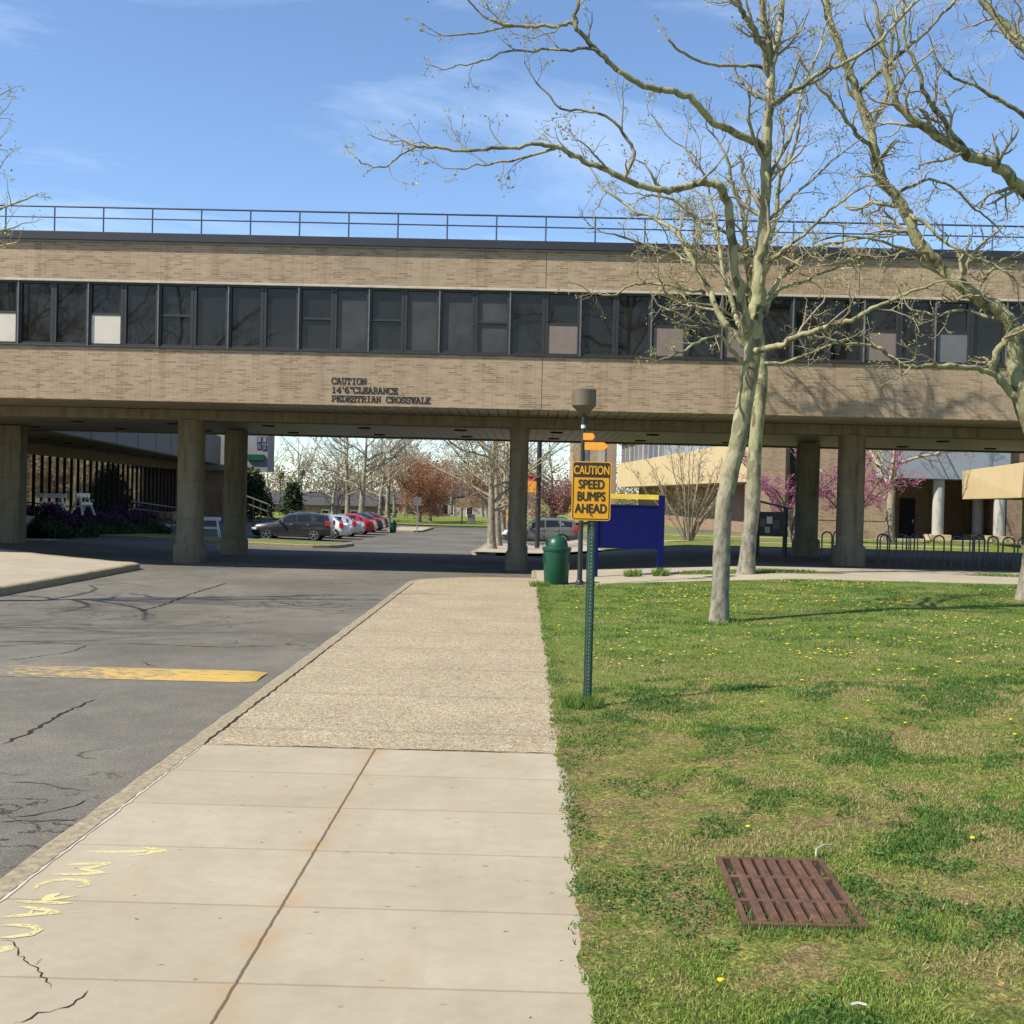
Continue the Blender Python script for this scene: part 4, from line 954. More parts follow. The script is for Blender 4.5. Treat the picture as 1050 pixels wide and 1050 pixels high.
c = P(403, 544, 84); bin_((c.x, 84, L(c.x, 84) - .1), .78, 'dark green litter bin far off at the end of the parked cars')

# ------------------------------------------------------------------ information kiosk
c = P(790, 571, 40.6); zg = L(c.x, 40.6) - .01
o = thing('notice_kiosk', 'dark roofed notice kiosk with posters, between the second tree and the rear column', 'kiosk', (c.x, 40.6, zg), R(-24))
for x, y in ((-.5, -.18), (.5, -.18), (.5, .2), (-.5, .2)):
    m = MB(); m.box(x - .04, x + .04, y - .04, y + .04, 0, 1.98 - .22 * (x + .5)); m.build('post', MT['dark_metal'], o)
m = MB(); m.box(-.45, .45, -.08, .08, .72, 1.6); pl = m.build('panel', MT['dark_metal'], o, bevel=.01)
m = MB(); m.bar((-.66, 0, 2.02), (.66, 0, 1.74), .62, .05); m.build('roof', MT['dark_metal'], o)
rn = random.Random(4)
for k, (x, z, w, h, mt) in enumerate(((-.3, 1.2, .2, .28, 'pan_pink'), (-.05, 1.3, .2, .26, 'white'), (.2, 1.15, .24, .3, 'pan_grey'), (-.12, .95, .18, .22, 'sill'))):
    m = MB(); m.box(x - w / 2, x + w / 2, -.088, -.083, z - h / 2, z + h / 2); m.build('poster', MT[mt], pl)

# ------------------------------------------------------------------ bicycle racks
def rack_proto():
    o = thing('bicycle_rack', '', 'bike rack'); w, h, r = .34, .98, .026; pts = [(-w / 2, 0, -.1), (-w / 2, 0, h - w / 2)]
    for k in range(1, 12): a = math.pi - math.pi * k / 12; pts.append((w / 2 * math.cos(a), 0, h - w / 2 + w / 2 * math.sin(a)))
    pts += [(w / 2, 0, h - w / 2), (w / 2, 0, -.1)]
    m = MB(); m.tube(pts, r, 10); m.build('hoop', MT['steel'], o, smooth=50)
    for s_ in (-1, 1): m = MB(); m.lathe([(.07, 0), (.07, .012)], (s_ * w / 2, 0, 0), 12); m.build('base_plate', MT['steel'], o)
    return o
rk = rack_proto(); first = True
for px, Y, sx in ((847.5, 38.5, 1), (859, 40.2, 1), (904.5, 37.4, 1), (907, 36.8, .9), (924, 37.4, 1), (928.5, 36.4, .6), (942.5, 37.0, 1), (937, 38.2, .7), (962.5, 37.2, 1), (981, 36.6, 1.1), (992, 37.6, 1), (999, 36.6, .9), (1018, 37.6, 1), (1034, 37.0, 1.1), (1049, 36.8, 1), (1004, 38.4, 1)):
    o = rk if first else copy_tree(rk); first = False
    c = P(px, 570, Y); o.location = (c.x, Y, L(c.x, Y) - .01); o.scale = (sx, 1, 1); o['group'] = 'bicycle racks under the bridge'
    o['label'] = 'dark steel hoop bicycle rack in the row under the bridge, right of the columns'
    if px < 855: o['label'] = 'dark steel hoop bicycle rack between the two right-hand columns'
    elif px < 870: o['label'] = 'dark steel hoop bicycle rack half hidden behind the right front column'
    if px < 870: del o['group']

# ------------------------------------------------------------------ drain grate in the grass
c0 = G(735, 882, .02); 
gx0, gx1, gy0, gy1 = 1.205, 1.845, 5.77, 6.83
o = thing('drain_grate', 'rusty iron drain grate set in the grass', 'drain grate', ((gx0 + gx1) / 2, (gy0 + gy1) / 2, L(1.5, 6.3) + .031))
o.rotation_euler = (R(.5), R(-.8), R(-2)); w2, l2 = (gx1 - gx0) / 2, (gy1 - gy0) / 2
m = MB(); m.box(-w2, -w2 + .03, -l2, l2, -.028, .010); m.box(w2 - .03, w2, -l2, l2, -.028, .010); m.box(-w2 + .03, w2 - .03, -l2, -l2 + .035, -.028, .010); m.box(-w2 + .03, w2 - .03, l2 - .035, l2, -.028, .010)
m.build('frame', MT['rust'], o, bevel=.004)
nb = 8; pitch = (2 * w2 - .06) / nb
for k in range(1, nb):
    x = -w2 + .03 + k * pitch; m = MB(); m.box(x - .024, x + .024, -l2 + .036, l2 - .036, -.03, .014); m.build('bar', MT['rust'], o, bevel=.005)
for y in (-l2 * .36, l2 * .34):
    m = MB(); m.box(-w2 + .031, w2 - .031, y - .020, y + .020, -.034, .0115); m.build('cross_bar', MT['rust'], o, bevel=.003)
m = MB(); m.box(-w2 + .002, w2 - .002, -l2 + .002, l2 - .002, -.05, -.012); m.build('catch_pan', pm('silt', (.020, .012, .008), .95, .6, 25, bmp=.5), o)

# ------------------------------------------------------------------ white barricades
def barricade(loc, rz, label, w=1.1, h=1.2):
    o = thing('barricade', label, 'barricade', loc, rz)
    for sx in (-1, 1):
        for sy in (-1, 1):
            m = MB(); m.bar((sx * (w / 2 - .12) + sx * .18, sy * .34, 0), (sx * (w / 2 - .12), sy * .03, h - .02), .09, .05, up=(1, 0, 0)); m.build('leg', MT['white'], o)
        m = MB(); m.bar((sx * (w / 2), -.22, .42), (sx * (w / 2), .22, .42), .05, .07); m.build('brace', MT['white'], o)
    m = MB(); m.box(-w / 2 - .1, w / 2 + .1, -.05, .05, h - .14, h + .06); m.build('top_board', MT['white'], o, bevel=.01)
    m = MB(); m.box(-w / 2 - .02, w / 2 + .02, -.25, -.21, .5, .62); m.build('lower_board', MT['white'], o)
c = P(215, 546, 62); barricade((c.x, 62, L(c.x, 62) - .12), R(6), 'white A-frame barricade between the left front and rear columns', 1.0, 1.1)
c = P(54, 526, 52); barricade((c.x, 52, c.z - .1), R(10), 'white A-frame barricade in front of the dark glass wall at far left', 1.0, .95)
c = P(84.5, 526, 54); barricade((c.x, 54, c.z - .1), R(75), 'white barricade seen end-on, right of the far left one', .8, 1.0)
# ramp railing
m0 = P(134, 514, 62); m1 = P(196, 523, 80)
o = thing('ramp_railing', 'dark metal ramp railing in front of the glazed lobby', 'railing', (m0.x, 62, m0.z - 1))
m = MB(); d = m1 - m0; d2 = V((d.x, d.y, d.z))
m.tube([(0, 0, 1), (d2.x, d2.y, d2.z + 1)], .045, 8); m.tube([(0, 0, .6), (d2.x, d2.y, d2.z + .6)], .03, 8); m.build('handrail', MT['dark_metal'], o)
for k in range(9): t = k / 8; m = MB(); m.tube([(d2.x * t, d2.y * t, d2.z * t - .3), (d2.x * t, d2.y * t, d2.z * t + 1)], .035, 6); m.build('post', MT['dark_metal'], o)
m0 = P(238, 503, 76); m1 = P(275, 517, 74)
o = thing('ramp_railing', 'dark sloping railing behind the dark parked car', 'railing', (m0.x, 76, m0.z - 1)); d2 = m1 - m0
m = MB(); m.tube([(0, 0, 1), (d2.x, d2.y, d2.z + 1)], .06, 8); m.tube([(0, 0, .5), (d2.x, d2.y, d2.z + .5)], .05, 8); m.build('handrail', MT['dark_metal'], o)
for k in range(6): t = k / 5; m = MB(); m.tube([(d2.x * t, d2.y * t, d2.z * t - 1.2), (d2.x * t, d2.y * t, d2.z * t + 1)], .05, 6); m.build('post', MT['dark_metal'], o)

# ------------------------------------------------------------------ cars
def car(label, loc, rz, paint, kind='suv', name='parked_car'):
    o = thing(name, label, 'car', loc, rz)
    if kind == 'suv':   # x (front negative), zb, zbelt, ztop, w, wtop
        st = [(-2.36, .42, .62, .66, .72, .60), (-2.28, .30, .74, .82, .84, .70), (-2.0, .24, .86, .95, .92, .78), (-1.3, .22, .96, 1.04, .93, .80), (-.95, .22, 1.0, 1.10, .93, .78),
              (-.2, .22, 1.04, 1.60, .93, .66), (.3, .22, 1.06, 1.66, .93, .67), (1.0, .22, 1.09, 1.66, .93, .67), (1.65, .24, 1.12, 1.60, .93, .65), (2.12, .30, 1.12, 1.54, .90, .64), (2.32, .34, 1.02, 1.14, .86, .72), (2.36, .45, .75, .80, .80, .70)]
        cab = (4, 5, 8, 9); wr, wb = .36, (-1.42, 1.40)
    else:
        st = [(-2.36, .40, .52, .56, .68, .58), (-2.25, .26, .62, .68, .82, .70), (-1.9, .20, .72, .79, .89, .76), (-1.2, .20, .82, .90, .90, .78), (-.85, .20, .86, .94, .90, .76),
              (.0, .20, .90, 1.38, .90, .58), (.4, .20, .92, 1.44, .90, .59), (.9, .20, .93, 1.42, .90, .58), (1.35, .20, .95, 1.26, .90, .60), (1.75, .22, .96, 1.04, .89, .70), (2.2, .28, .90, .98, .85, .72), (2.32, .42, .66, .72, .78, .66)]
        cab = (4, 5, 8, 9); wr, wb = .32, (-1.42, 1.36)
    def ringpts(s):
        x, zb, zl, zt_, w, wt = s
        half = [(w * .80, zb), (w * .97, zb + .10), (w, (zb + zl) / 2), (w * .975, zl), (wt, zt_ - .05 * (zt_ - zl > .2)), (wt * .6, zt_ + .015)]
        return [(x, y, z) for y, z in half] + [(x, -y, z) for y, z in half[::-1]]
    rings = [ringpts(s) for s in st]; n = 12; m = MB(); vs = [p for r_ in rings for p in r_]
    fs = [(i * n + k, i * n + (k + 1) % n, (i + 1) * n + (k + 1) % n, (i + 1) * n + k) for i in range(len(rings) - 1) for k in range(n)]
    fs += [tuple(range(n))[::-1], tuple((len(rings) - 1) * n + k for k in range(n))]
    m.add(vs, fs); m.build('body', paint, o, smooth=50)
    # side windows, proud of the sides
    def lerp(a, b, t): return V(a).lerp(V(b), t)
    for sgn in (0, 1):
        for (i0, i1, t0, t1) in ((4.62, 6.0, 0, 0), (6.12, 7.35, 0, 0), (7.47, 8.7, 0, 0)):
            if kind != 'suv' and i0 > 7: i0, i1 = 7.42, 8.3
            m = MB(); q = []
            k3, k4 = (3, 4) if sgn == 0 else (8, 7)
            def at_(i, t):
                a = int(i); b2 = min(a + 1, len(rings) - 1); u = i - a
                lo = lerp(rings[a][k3], rings[b2][k3], u); hi = lerp(rings[a][k4], rings[b2][k4], u); p = lo.lerp(hi, t); p.y += .012 * (1 if sgn == 0 else -1); return p
            lo_ = [at_(i0 + (i1 - i0) * j / 4, .10) for j in range(5)]; hi_ = [at_(i0 + (i1 - i0) * j / 4, .88) for j in range(5)]
            for j in range(4): m.quad(lo_[j], lo_[j + 1], hi_[j + 1], hi_[j])
            m.build('side_window', MT['car_glass'], o)
    for (ia, ib, nm) in ((cab[0], cab[1], 'windscreen'), (cab[2] if kind != 'suv' else 9, 9 if kind != 'suv' else 10, 'rear_window')):
        m = MB(); A, Bq = rings[ia], rings[ib]
        def ins(p, q_, t): return V(p).lerp(V(q_), t)
        top = [V(A[4]), V(A[5]), V(A[6]), V(A[7])]; bot = [V(Bq[4]), V(Bq[5]), V(Bq[6]), V(Bq[7])]
        cs = sum((p for p in top + bot), V()) / 8; nrm = V((-1 if nm == 'windscreen' else 1, 0, .9)).normalized() * .014
        f = lambda p: cs + (p - cs) * .90 + nrm
        for j in range(3): m.quad(f(top[j]), f(bot[j]), f(bot[j + 1]), f(top[j + 1]))
        m.build(nm, MT['car_glass'], o)
    W_ = st[6][4]
    for x in wb:
        for s_ in (-1, 1):
            m = MB(); y = s_ * (W_ - .10); q = [(wr * .72, -.11), (wr * .95, -.11), (wr, -.07), (wr, .08), (wr * .93, .115), (wr * .70, .115)]
            vs = []; fs = []; N = 24
            for r_, yy in q:
                for k in range(N): a = 2 * math.pi * k / N; vs.append((x + r_ * math.cos(a), y + s_ * yy, wr + r_ * math.sin(a)))
            for i in range(len(q) - 1):
                for k in range(N): fs.append((i * N + k, i * N + (k + 1) % N, (i + 1) * N + (k + 1) % N, (i + 1) * N + k))
            m.add(vs, fs); t = m.build('wheel', MT['tyre'], o, smooth=50)
            m = MB(); m.add([(x + wr * .70 * math.cos(2 * math.pi * k / N), y + s_ * .06, wr + wr * .70 * math.sin(2 * math.pi * k / N)) for k in range(N)], [tuple(range(N))])
            m.build('wheel_disc', MT['black'], t)
            m = MB()
            for k in range(5):
                a = 2 * math.pi * k / 5 + .3; m.bar((x, y + s_ * .09, wr), (x + wr * .68 * math.cos(a), y + s_ * .09, wr + wr * .68 * math.sin(a)), .04, .085, up=(0, 1, 0))
            for k in range(N):
                a, b2 = 2 * math.pi * k / N, 2 * math.pi * (k + 1) / N
                m.quad(*[(x + wr * rr * math.cos(t_), y + s_ * .105, wr + wr * rr * math.sin(t_)) for rr, t_ in ((.62, a), (.72, a), (.72, b2), (.62, b2))])
            m.build('rim', MT['rim'], t)
            # dark arch above the wheel
            m = MB(); Na = 14
            for k in range(Na):
                a, b2 = math.pi * k / Na, math.pi * (k + 1) / Na
                m.quad(*[(x + rr * math.cos(t_), s_ * (W_ + .012), wr + rr * math.sin(t_)) for rr, t_ in ((wr * .98, a), (wr * 1.16, a), (wr * 1.16, b2), (wr * .98, b2))])
            m.build('wheel_arch', MT['tyre'], o)
    m = MB(); 
    for s_ in (-1, 1):
        m = MB(); m.box(st[-3][0] - .02, st[-3][0] + .24, s_ * st[-3][4] - .16, s_ * st[-3][4] + .015, st[-3][2] - .22, st[-3][2] + .10); m.build('tail_lamp', MT['lamp_red'], o, bevel=.03)
        m = MB(); m.box(st[1][0] - .01, st[1][0] + .30, s_ * st[1][4] - .22, s_ * st[1][4] - .0, st[1][2] - .14, st[1][2] + .0); m.build('headlight', MT['lamp_clear'], o, bevel=.03)
        m = MB(); m.box(st[4][0] + .30, st[4][0] + .46, s_ * (W_ + .10) - .10, s_ * (W_ + .10) + .10, st[4][2] + .03, st[4][2] + .20); m.build('wing_mirror', paint, o, bevel=.03)
        for x in (-.05, .95):
            m = MB(); m.box(x, x + .2, s_ * (W_ + .004) - .015, s_ * (W_ + .004) + .015, st[5][2] - .10, st[5][2] - .06); m.build('door_handle', MT['rim'], o)
        for x in (-.75, .28, 1.18):
            m = MB(); m.box(x - .008, x + .008, s_ * (W_ + .0) - .01, s_ * (W_ + .0) + .004, .34, st[5][2] - .03); m.build('door_gap', MT['black'], o)
        m = MB(); m.box(-1.0, 1.0, s_ * (W_ - .01) - .02, s_ * (W_ - .01) + .02, .24, .36); m.build('sill_trim', MT['tyre'], o, bevel=.01)
        if kind == 'suv': m = MB(); m.tube([(-.15, s_ * .58, 1.68), (.2, s_ * .58, 1.74), (1.4, s_ * .58, 1.72), (1.65, s_ * .58, 1.64)], .022, 6); m.build('roof_rail', MT['dark_metal'], o)
    m = MB(); m.box(st[-2][0] - .05, st[-2][0] + .07, -.28, .28, .66, .80); m.build('number_plate', MT['lamp_clear'], o)
    return o
def carpaint(n, c, metal=.5): return pm(n, c, .3, .05, 3, metal=metal, coat=.8)
grey = carpaint('charcoal_paint', (.045, .042, .045)); silver = carpaint('silver_paint', (.50, .52, .55)); white_p = carpaint('white_car_paint', (.70, .70, .70), 0); red = carpaint('red_paint', (.38, .012, .02), .2); dred = carpaint('maroon_paint', (.09, .012, .018), .2); dk = carpaint('dark_grey_paint', (.05, .055, .065)); taupe = carpaint('taupe_paint', (.19, .18, .165))
def cpos(rpx, Y, half=2.36): c = P(rpx, 545, Y); return (c.x - half, Y, L(c.x, Y) - .125)
a = car('charcoal parked SUV at the front of the row, behind the grass island', cpos(341, 67), 0, grey)
for rpx, Y, pnt, lab in ((360.5, 70.6, white_p, 'white parked car with dark windows, second from the charcoal SUV'), (373, 74.6, silver, 'silver parked saloon left of the red car'), (385.5, 79, red, 'bright red parked car in the row'),
                         (394, 83.6, dk, 'dark grey parked car just beyond the red one'), (399.5, 88, dred, 'dark maroon parked car, last of the row')):
    car(lab, cpos(rpx, Y, 2.32), R(-2), pnt, 'sedan')
c = P(553, 545, 69); car('taupe SUV parked behind the middle column, right of the sycamore trunks', (c.x, 69, L(c.x, 69) - .13), R(0), taupe)

# ------------------------------------------------------------------ small far signs
c = P(427.5, 545, 84); o = thing('road_sign', 'pale square road sign on a thin post at the far verge', 'sign', (c.x, 84, L(c.x, 84)))
m = MB(); m.tube([(0, 0, -.2), (0, 0, 2.6)], .04, 6); m.build('post', MT['zinc'], o); m = MB(); m.box(-.3, .3, -.05, -.03, 1.95, 2.6); m.build('plate', MT['pan_grey'], o)
c = P(474, 516, 110); o = thing('dark_billboard', 'dark brown board on a post at the far road end', 'sign', (c.x, 110, -.65))
m = MB(); m.box(-.65, .75, -.05, .05, P(470, 520.5, 110).z + .65, P(470, 511, 110).z + .65); m.build('board', MT['brick_brown'], o); m = MB(); m.tube([(0, .1, 0), (0, .1, 3)], .07, 6); m.build('post', MT['dark_metal'], o)
c = P(517, 540, 84); o = thing('work_sign', 'orange road work sign beside the far sycamore trunks', 'sign', (c.x, 84, L(c.x, 84)))
zz = P(517, 527, 84).z - L(c.x, 84); m = MB(); m.box(-.3, .3, -.03, .03, zz - .45, zz + .35); m.build('plate', MT['orange'], o); m = MB(); m.tube([(0, .05, 0), (0, .05, zz)], .03, 6); m.build('post', MT['steel'], o)
c = P(483, 540, 112); o = thing('utility_box', 'small grey utility box at the end of the road', 'utility box', (c.x, 112, -.65))
m = MB(); m.box(-.35, .35, -.3, .3, 0, .9); m.build('cabinet', MT['pan_grey'], o, bevel=.03); m = MB(); m.box(-.4, .4, -.35, .35, .9, .97); m.build('lid', MT['flash'], o)

# ------------------------------------------------------------------ trees
def catmull(pts, per=5):
    q = []; n = len(pts)
    for i in range(n - 1):
        p0, p1, p2, p3 = pts[max(i - 1, 0)], pts[i], pts[i + 1], pts[min(i + 2, n - 1)]
        for k in range(per):
            t = k / per; q.append(.5 * ((2 * p1) + (p2 - p0) * t + (2 * p0 - 5 * p1 + 4 * p2 - p3) * t * t + (3 * p1 - p0 - 3 * p2 + p3) * t ** 3))
    q.append(pts[-1]); return q
class Tree:
    def __init__(s, seed, ylim=None, wig=.22, up=.08): s.tr = MB(); s.br = MB(); s.tips = []; s.mid = []; s.rn = random.Random(seed); s.ylim = ylim; s.wig = wig; s.up = up
    def rv(s): return V((s.rn.gauss(0, 1), s.rn.gauss(0, 1), s.rn.gauss(0, 1)))
    DM = 1.0; CM = 1.0; gn = .0
    def limb(s, pts, r0, r1, dens, clen, lev=1, maxl=3, t0=.25, sides=10, per=5, knob=.03, mb=None):
        q = catmull([V(p) for p in pts], per); n = len(q); rn = s.rn; dens *= s.DM; clen *= s.CM
        if s.gn:
            w = V((0, 0, 0))
            for i in range(1, n - 1):
                w = w * .55 + s.rv() * s.gn * (1 if i % 2 else .3); q[i] = q[i] + w
        rad = [(r0 + (r1 - r0) * (i / (n - 1)) ** .9) * (1 + rn.uniform(-knob, knob * 1.6)) for i in range(n)]
        q2 = [p + s.rv() * rad[i] * .12 if 0 < i < n - 1 else p for i, p in enumerate(q)]
        (mb or s.tr).tube(q2, rad, sides)
        tot = sum((q[i + 1] - q[i]).length for i in range(n - 1)); nc = int(tot * (1 - t0) * dens)
        for k in range(nc):
            t = t0 + (1 - t0) * (k + rn.random()) / nc; i = min(int(t * (n - 1)), n - 2); p = q2[i].lerp(q2[i + 1], t * (n - 1) - i)
            d = (q[i + 1] - q[i]).normalized(); s.child(p, d, clen * rn.uniform(.5, 1.15) * (1.15 - .5 * t), min(rad[i] * .5, .035 + .02 * (lev == 1)), lev, maxl)
        s.child(q[-1], (q[-1] - q[-2]).normalized(), clen * .8, r1 * .9, lev, maxl, spread=.15)
        return q2
    def child(s, p, d, ln, r, lev, maxl, spread=None):
        rn = s.rn; ax = s.rv(); ax = (ax - d * ax.dot(d)); ax.normalize()
        a = rn.uniform(.5, 1.15) if spread is None else spread
        d2 = (d * math.cos(a) + ax * math.sin(a)); 
        n = max(3, int(ln / .16)) if lev < 3 else 3
        n = min(n, 9); pts = [p]; st = ln / n; c = p.copy()
        for i in range(n):
            d2 = (d2 + s.rv() * s.wig + V((0, 0, s.up))).normalized(); nx = c + d2 * st
            if s.ylim and nx.y > s.ylim: d2.y = -abs(d2.y) * .4; d2.normalize(); nx = c + d2 * st
            c = nx; pts.append(c)
        rad = [max(r * (1 - .7 * i / n), s.minr) for i in range(n + 1)]
        if lev >= 2: s.mid.extend(pts[1:])
        s.br.tube(pts, rad, 5 if lev == 1 else (4 if lev == 2 else 3), cap=False)
        if lev < maxl:
            nc = max(2, int(ln * s.sub[lev])); 
            for k in range(nc):
                t = .2 + .8 * (k + rn.random()) / nc; i = min(int(t * n), n - 1); pp = pts[i].lerp(pts[i + 1], t * n - i)
                s.child(pp, (pts[i + 1] - pts[i]).normalized(), ln * rn.uniform(.28, .6) * (1.15 - .45 * t), r * (1 - .65 * t) * .6, lev + 1, maxl)
        else: s.tips.append((c.copy(), d2.copy()))
    minr = .0035
    sub = {1: 4.2, 2: 6.0, 3: 6}
def leafmesh(name, pts, size, cols, mat, parent, off, seed=0, per=3, spread=.06, flat=0.):
    rs = np.random.RandomState(seed); P0 = np.array(pts, dtype=float); n = len(P0) * per
    C = np.repeat(P0, per, 0) + rs.normal(0, spread, (n, 3)) - np.array(off)
    a = rs.normal(0, 1, (n, 3)); a /= np.linalg.norm(a, axis=1)[:, None]; b = rs.normal(0, 1, (n, 3)); b[:, 2] *= (1 - flat); b -= a * (a * b).sum(1)[:, None]; b /= np.linalg.norm(b, axis=1)[:, None]
    sz = size * rs.uniform(.5, 1.2, n)[:, None]
    vs = np.stack([C - a * sz * .5, C + b * sz * .32, C + a * sz * .5, C - b * sz * .32], 1).reshape(-1, 3)
    col = np.array(cols)[rs.randint(0, len(cols), n)] * rs.uniform(.75, 1.2, n)[:, None]
    return npmesh(name, vs, np.arange(n * 4).reshape(-1, 4), np.repeat(col, 4, 0), mat, parent)
def npmesh(name, vs, faces, col, mat, parent=None):
    me = bpy.data.meshes.new(name); nf, k = faces.shape
    me.vertices.add(len(vs)); me.vertices.foreach_set('co', vs.astype(np.float32).ravel())
    me.loops.add(nf * k); me.loops.foreach_set('vertex_index', faces.astype(np.int32).ravel())
    me.polygons.add(nf); me.polygons.foreach_set('loop_start', np.arange(0, nf * k, k, dtype=np.int32)); me.polygons.foreach_set('loop_total', np.full(nf, k, dtype=np.int32))
    at = me.attributes.new('tint', 'FLOAT_COLOR', 'POINT'); at.data.foreach_set('color', np.concatenate([np.clip(col, 0, 1), np.ones((len(vs), 1))], 1).astype(np.float32).ravel())
    me.materials.append(mat); me.update(calc_edges=True); me.validate()
    o = bpy.data.objects.new(name, me); COL.objects.link(o)
    if parent: o.parent = parent
    return o
BUD = [(.34, .34, .08), (.42, .40, .12), (.28, .30, .07), (.38, .33, .14)]
def finish(t, label, base, bark_='bark', twig='twig', buds=(.5, .045, 2, .05), name='sycamore_tree', group=None, seed=0, budcol=BUD):
    o = thing(name, label, 'tree', base, 0, group)
    tr = t.tr.build('trunk', MT[bark_], o, base, smooth=60); cw = t.br.build('crown', MT[twig], o, base, smooth=80)
    rn = random.Random(seed); pts = [tuple(p) for p, d in t.tips if rn.random() < buds[0]]
    if buds[0] > 1: pts = [tuple(p) for p in t.mid if rn.random() < buds[0] - 1] + [tuple(p) for p, d in t.tips]
    if pts and buds[1]: leafmesh('young_leaves', pts, buds[1], budcol, MT['leaf'], o, base, seed, buds[2], buds[3])
    return o
def PX(lst, Y0):                      # limb points: (px, py, depth offset)
    return [P(a, b, Y0 + (c[0] if c else 0)) for a, b, *c in lst]

# first sycamore on the lawn
Y1 = 19.3; b1 = P(737, 645, Y1); base1 = V((b1.x, Y1, L(b1.x, Y1)))
T = Tree(11, wig=.30); T.sub = {1: 5.0, 2: 7.0}; T.DM = 1.5; T.CM = 1.3; T.gn = .018; T.minr = .0042
def flare(T, b, pts, r0, r1, sides=16):
    q = catmull([V(p) for p in pts], 6); n = len(q); rad = []
    for i in range(n):
        h = (q[i] - q[0]).length; rad.append((r0 + (r1 - r0) * i / (n - 1)) * (1 + .45 * math.exp(-h / .30)) * (1 + T.rn.uniform(-.025, .03)))
    T.tr.tube(q, rad, sides); return q
r_px = lambda w, Y: w / F * Y / 2
trunk1 = [base1 + V((0, 0, -.12))] + PX([(737.5, 632), (739, 600), (740, 565), (741, 537), (743, 515), (747, 495), (750.5, 478), (756, 458), (760.5, 430), (766, 400), (771, 368), (773, 345)], Y1)
flare(T, base1, trunk1, r_px(17.5, Y1), r_px(17.5, Y1))
L1 = lambda pts, w0, w1, dens=2.2, cl=1.1, t0=.2, mx=3: T.limb(PX(pts, Y1), r_px(w0, Y1), r_px(w1, Y1), dens, cl, 1, mx, t0)
L1([(773, 345), (777, 320), (779, 285), (781, 240), (784, 200), (786, 160), (788, 120), (790, 80), (787, 45), (782, 10), (776, -40)], 16, 6, 2.0, 1.2, .25)       # leader
L1([(789, 90), (793, 60, .2), (799, 25, .4), (805, -15, .6), (815, -60, .8)], 8, 4, 2, 1.1)
L1([(789, 60), (778, 40, -.2), (768, 22, -.4), (757, 5, -.6), (748, -25, -.8)], 8, 4, 2, 1.1)
L1([(768, 352), (763, 325, -.2), (755, 290, -.4), (750, 250, -.5), (747, 215, -.6), (741, 196, -.7), (730, 187, -.8), (712, 189, -.9), (690, 195, -1.0), (665, 192, -1.1), (640, 183, -1.2), (615, 172, -1.3), (590, 160, -1.4), (572, 151, -1.5), (550, 149, -1.6), (520, 150, -1.7), (485, 155, -1.8), (455, 152, -1.9), (425, 149, -2.0)], 11, 2, 1.25, .75, .45)
L1([(640, 183, -1.2), (650, 160, -1.2), (642, 140, -1.2), (625, 122, -1.3), (600, 113, -1.4), (575, 110, -1.5), (550, 85, -1.6)], 4, 1.6, 1.2, .7, .25)
L1([(572, 151, -1.5), (550, 158, -1.5), (520, 165, -1.5), (490, 170, -1.5), (468, 173, -1.5)], 3, 1.4, 1.8, .6, .1)
L1([(455, 152, -1.9), (430, 150, -1.9), (410, 160, -1.9), (390, 172, -1.9), (368, 164, -1.9)], 2.2, 1.2, 2.0, .5, .1)
L1([(787, 160), (775, 147, -.1), (755, 136, -.3), (735, 127, -.5), (716, 110, -.7), (700, 98, -.8), (680, 92, -.9), (660, 88, -1), (640, 76, -1.1), (620, 60, -1.2), (603, 43, -1.3), (590, 28, -1.4), (591, 12, -1.4), (597, -10, -1.4), (600, -40, -1.4)], 8.5, 3, .8, .7, .4)
L1([(589, 24, -1.4), (570, 25, -1.4), (545, 27, -1.4), (515, 24, -1.5), (495, 14, -1.6), (480, 0, -1.7)], 4, 1.6, 1.6, .65, .15)
L1([(612, 52, -1.3), (585, 49, -1.3), (555, 50, -1.3), (520, 53, -1.4), (490, 66, -1.5), (465, 69, -1.6)], 3, 1.3, 1.2, .6, .2)
L1([(545, 27, -1.4), (510, 30, -1.5), (480, 36, -1.6), (450, 35, -1.7)], 2.4, 1.2, 1.8, .5, .2)
L1([(712, 190, -.9), (735, 170, -1.2)], 3, 2, 1, .4)
L1([(789, 78, .1), (776, 68, .05), (760, 67, 0), (735, 67, -.2), (710, 60, -.4), (690, 45, -.6), (684, 39, -.6)], 4, 2.2, .6, .4, .6)   # broken stub limb
L1([(770, 358), (755, 345, .3), (735, 320, .6), (722, 290, .9), (705, 258, 1.2), (690, 235, 1.5), (668, 222, 1.8), (645, 214, 2.0), (615, 190, 2.4)], 8, 2.5, 2.2, 1.3, .2)
L1([(764, 375), (750, 358, -.2), (738, 345, -.3), (715, 350, -.5), (700, 360, -.8), (682, 367, -1)], 5, 1.8, 2, .6, .2)
L1([(722, 300, .9), (700, 295, .9), (675, 290, 1.0), (650, 292, 1.1), (628, 302, 1.2), (605, 300, 1.3)], 4, 1.6, 2, .7, .15)
L1([(755, 345, .3), (740, 335, .3), (720, 333, .3), (695, 322, .2), (675, 313, .2)], 4, 1.8, 2, .6)
L1([(768, 358), (785, 357, -.3), (805, 352, -.5), (830, 341, -.7), (855, 334, -.9), (885, 322, -1.1), (905, 312, -1.2), (935, 300, -1.4), (958, 290, -1.5)], 7.5, 2.2, 2, .9, .3)
L1([(776, 330), (788, 318, .2), (795, 300, .4), (810, 293, .6), (830, 286, .8), (850, 277, 1.0), (870, 270, 1.1)], 5, 2, 2, .8, .3)
L1([(778, 300), (790, 270, -.3), (805, 255, -.5), (825, 240, -.8), (845, 222, -1), (865, 205, -1.2), (890, 190, -1.4)], 5, 1.8, 2.2, 1.0, .25)
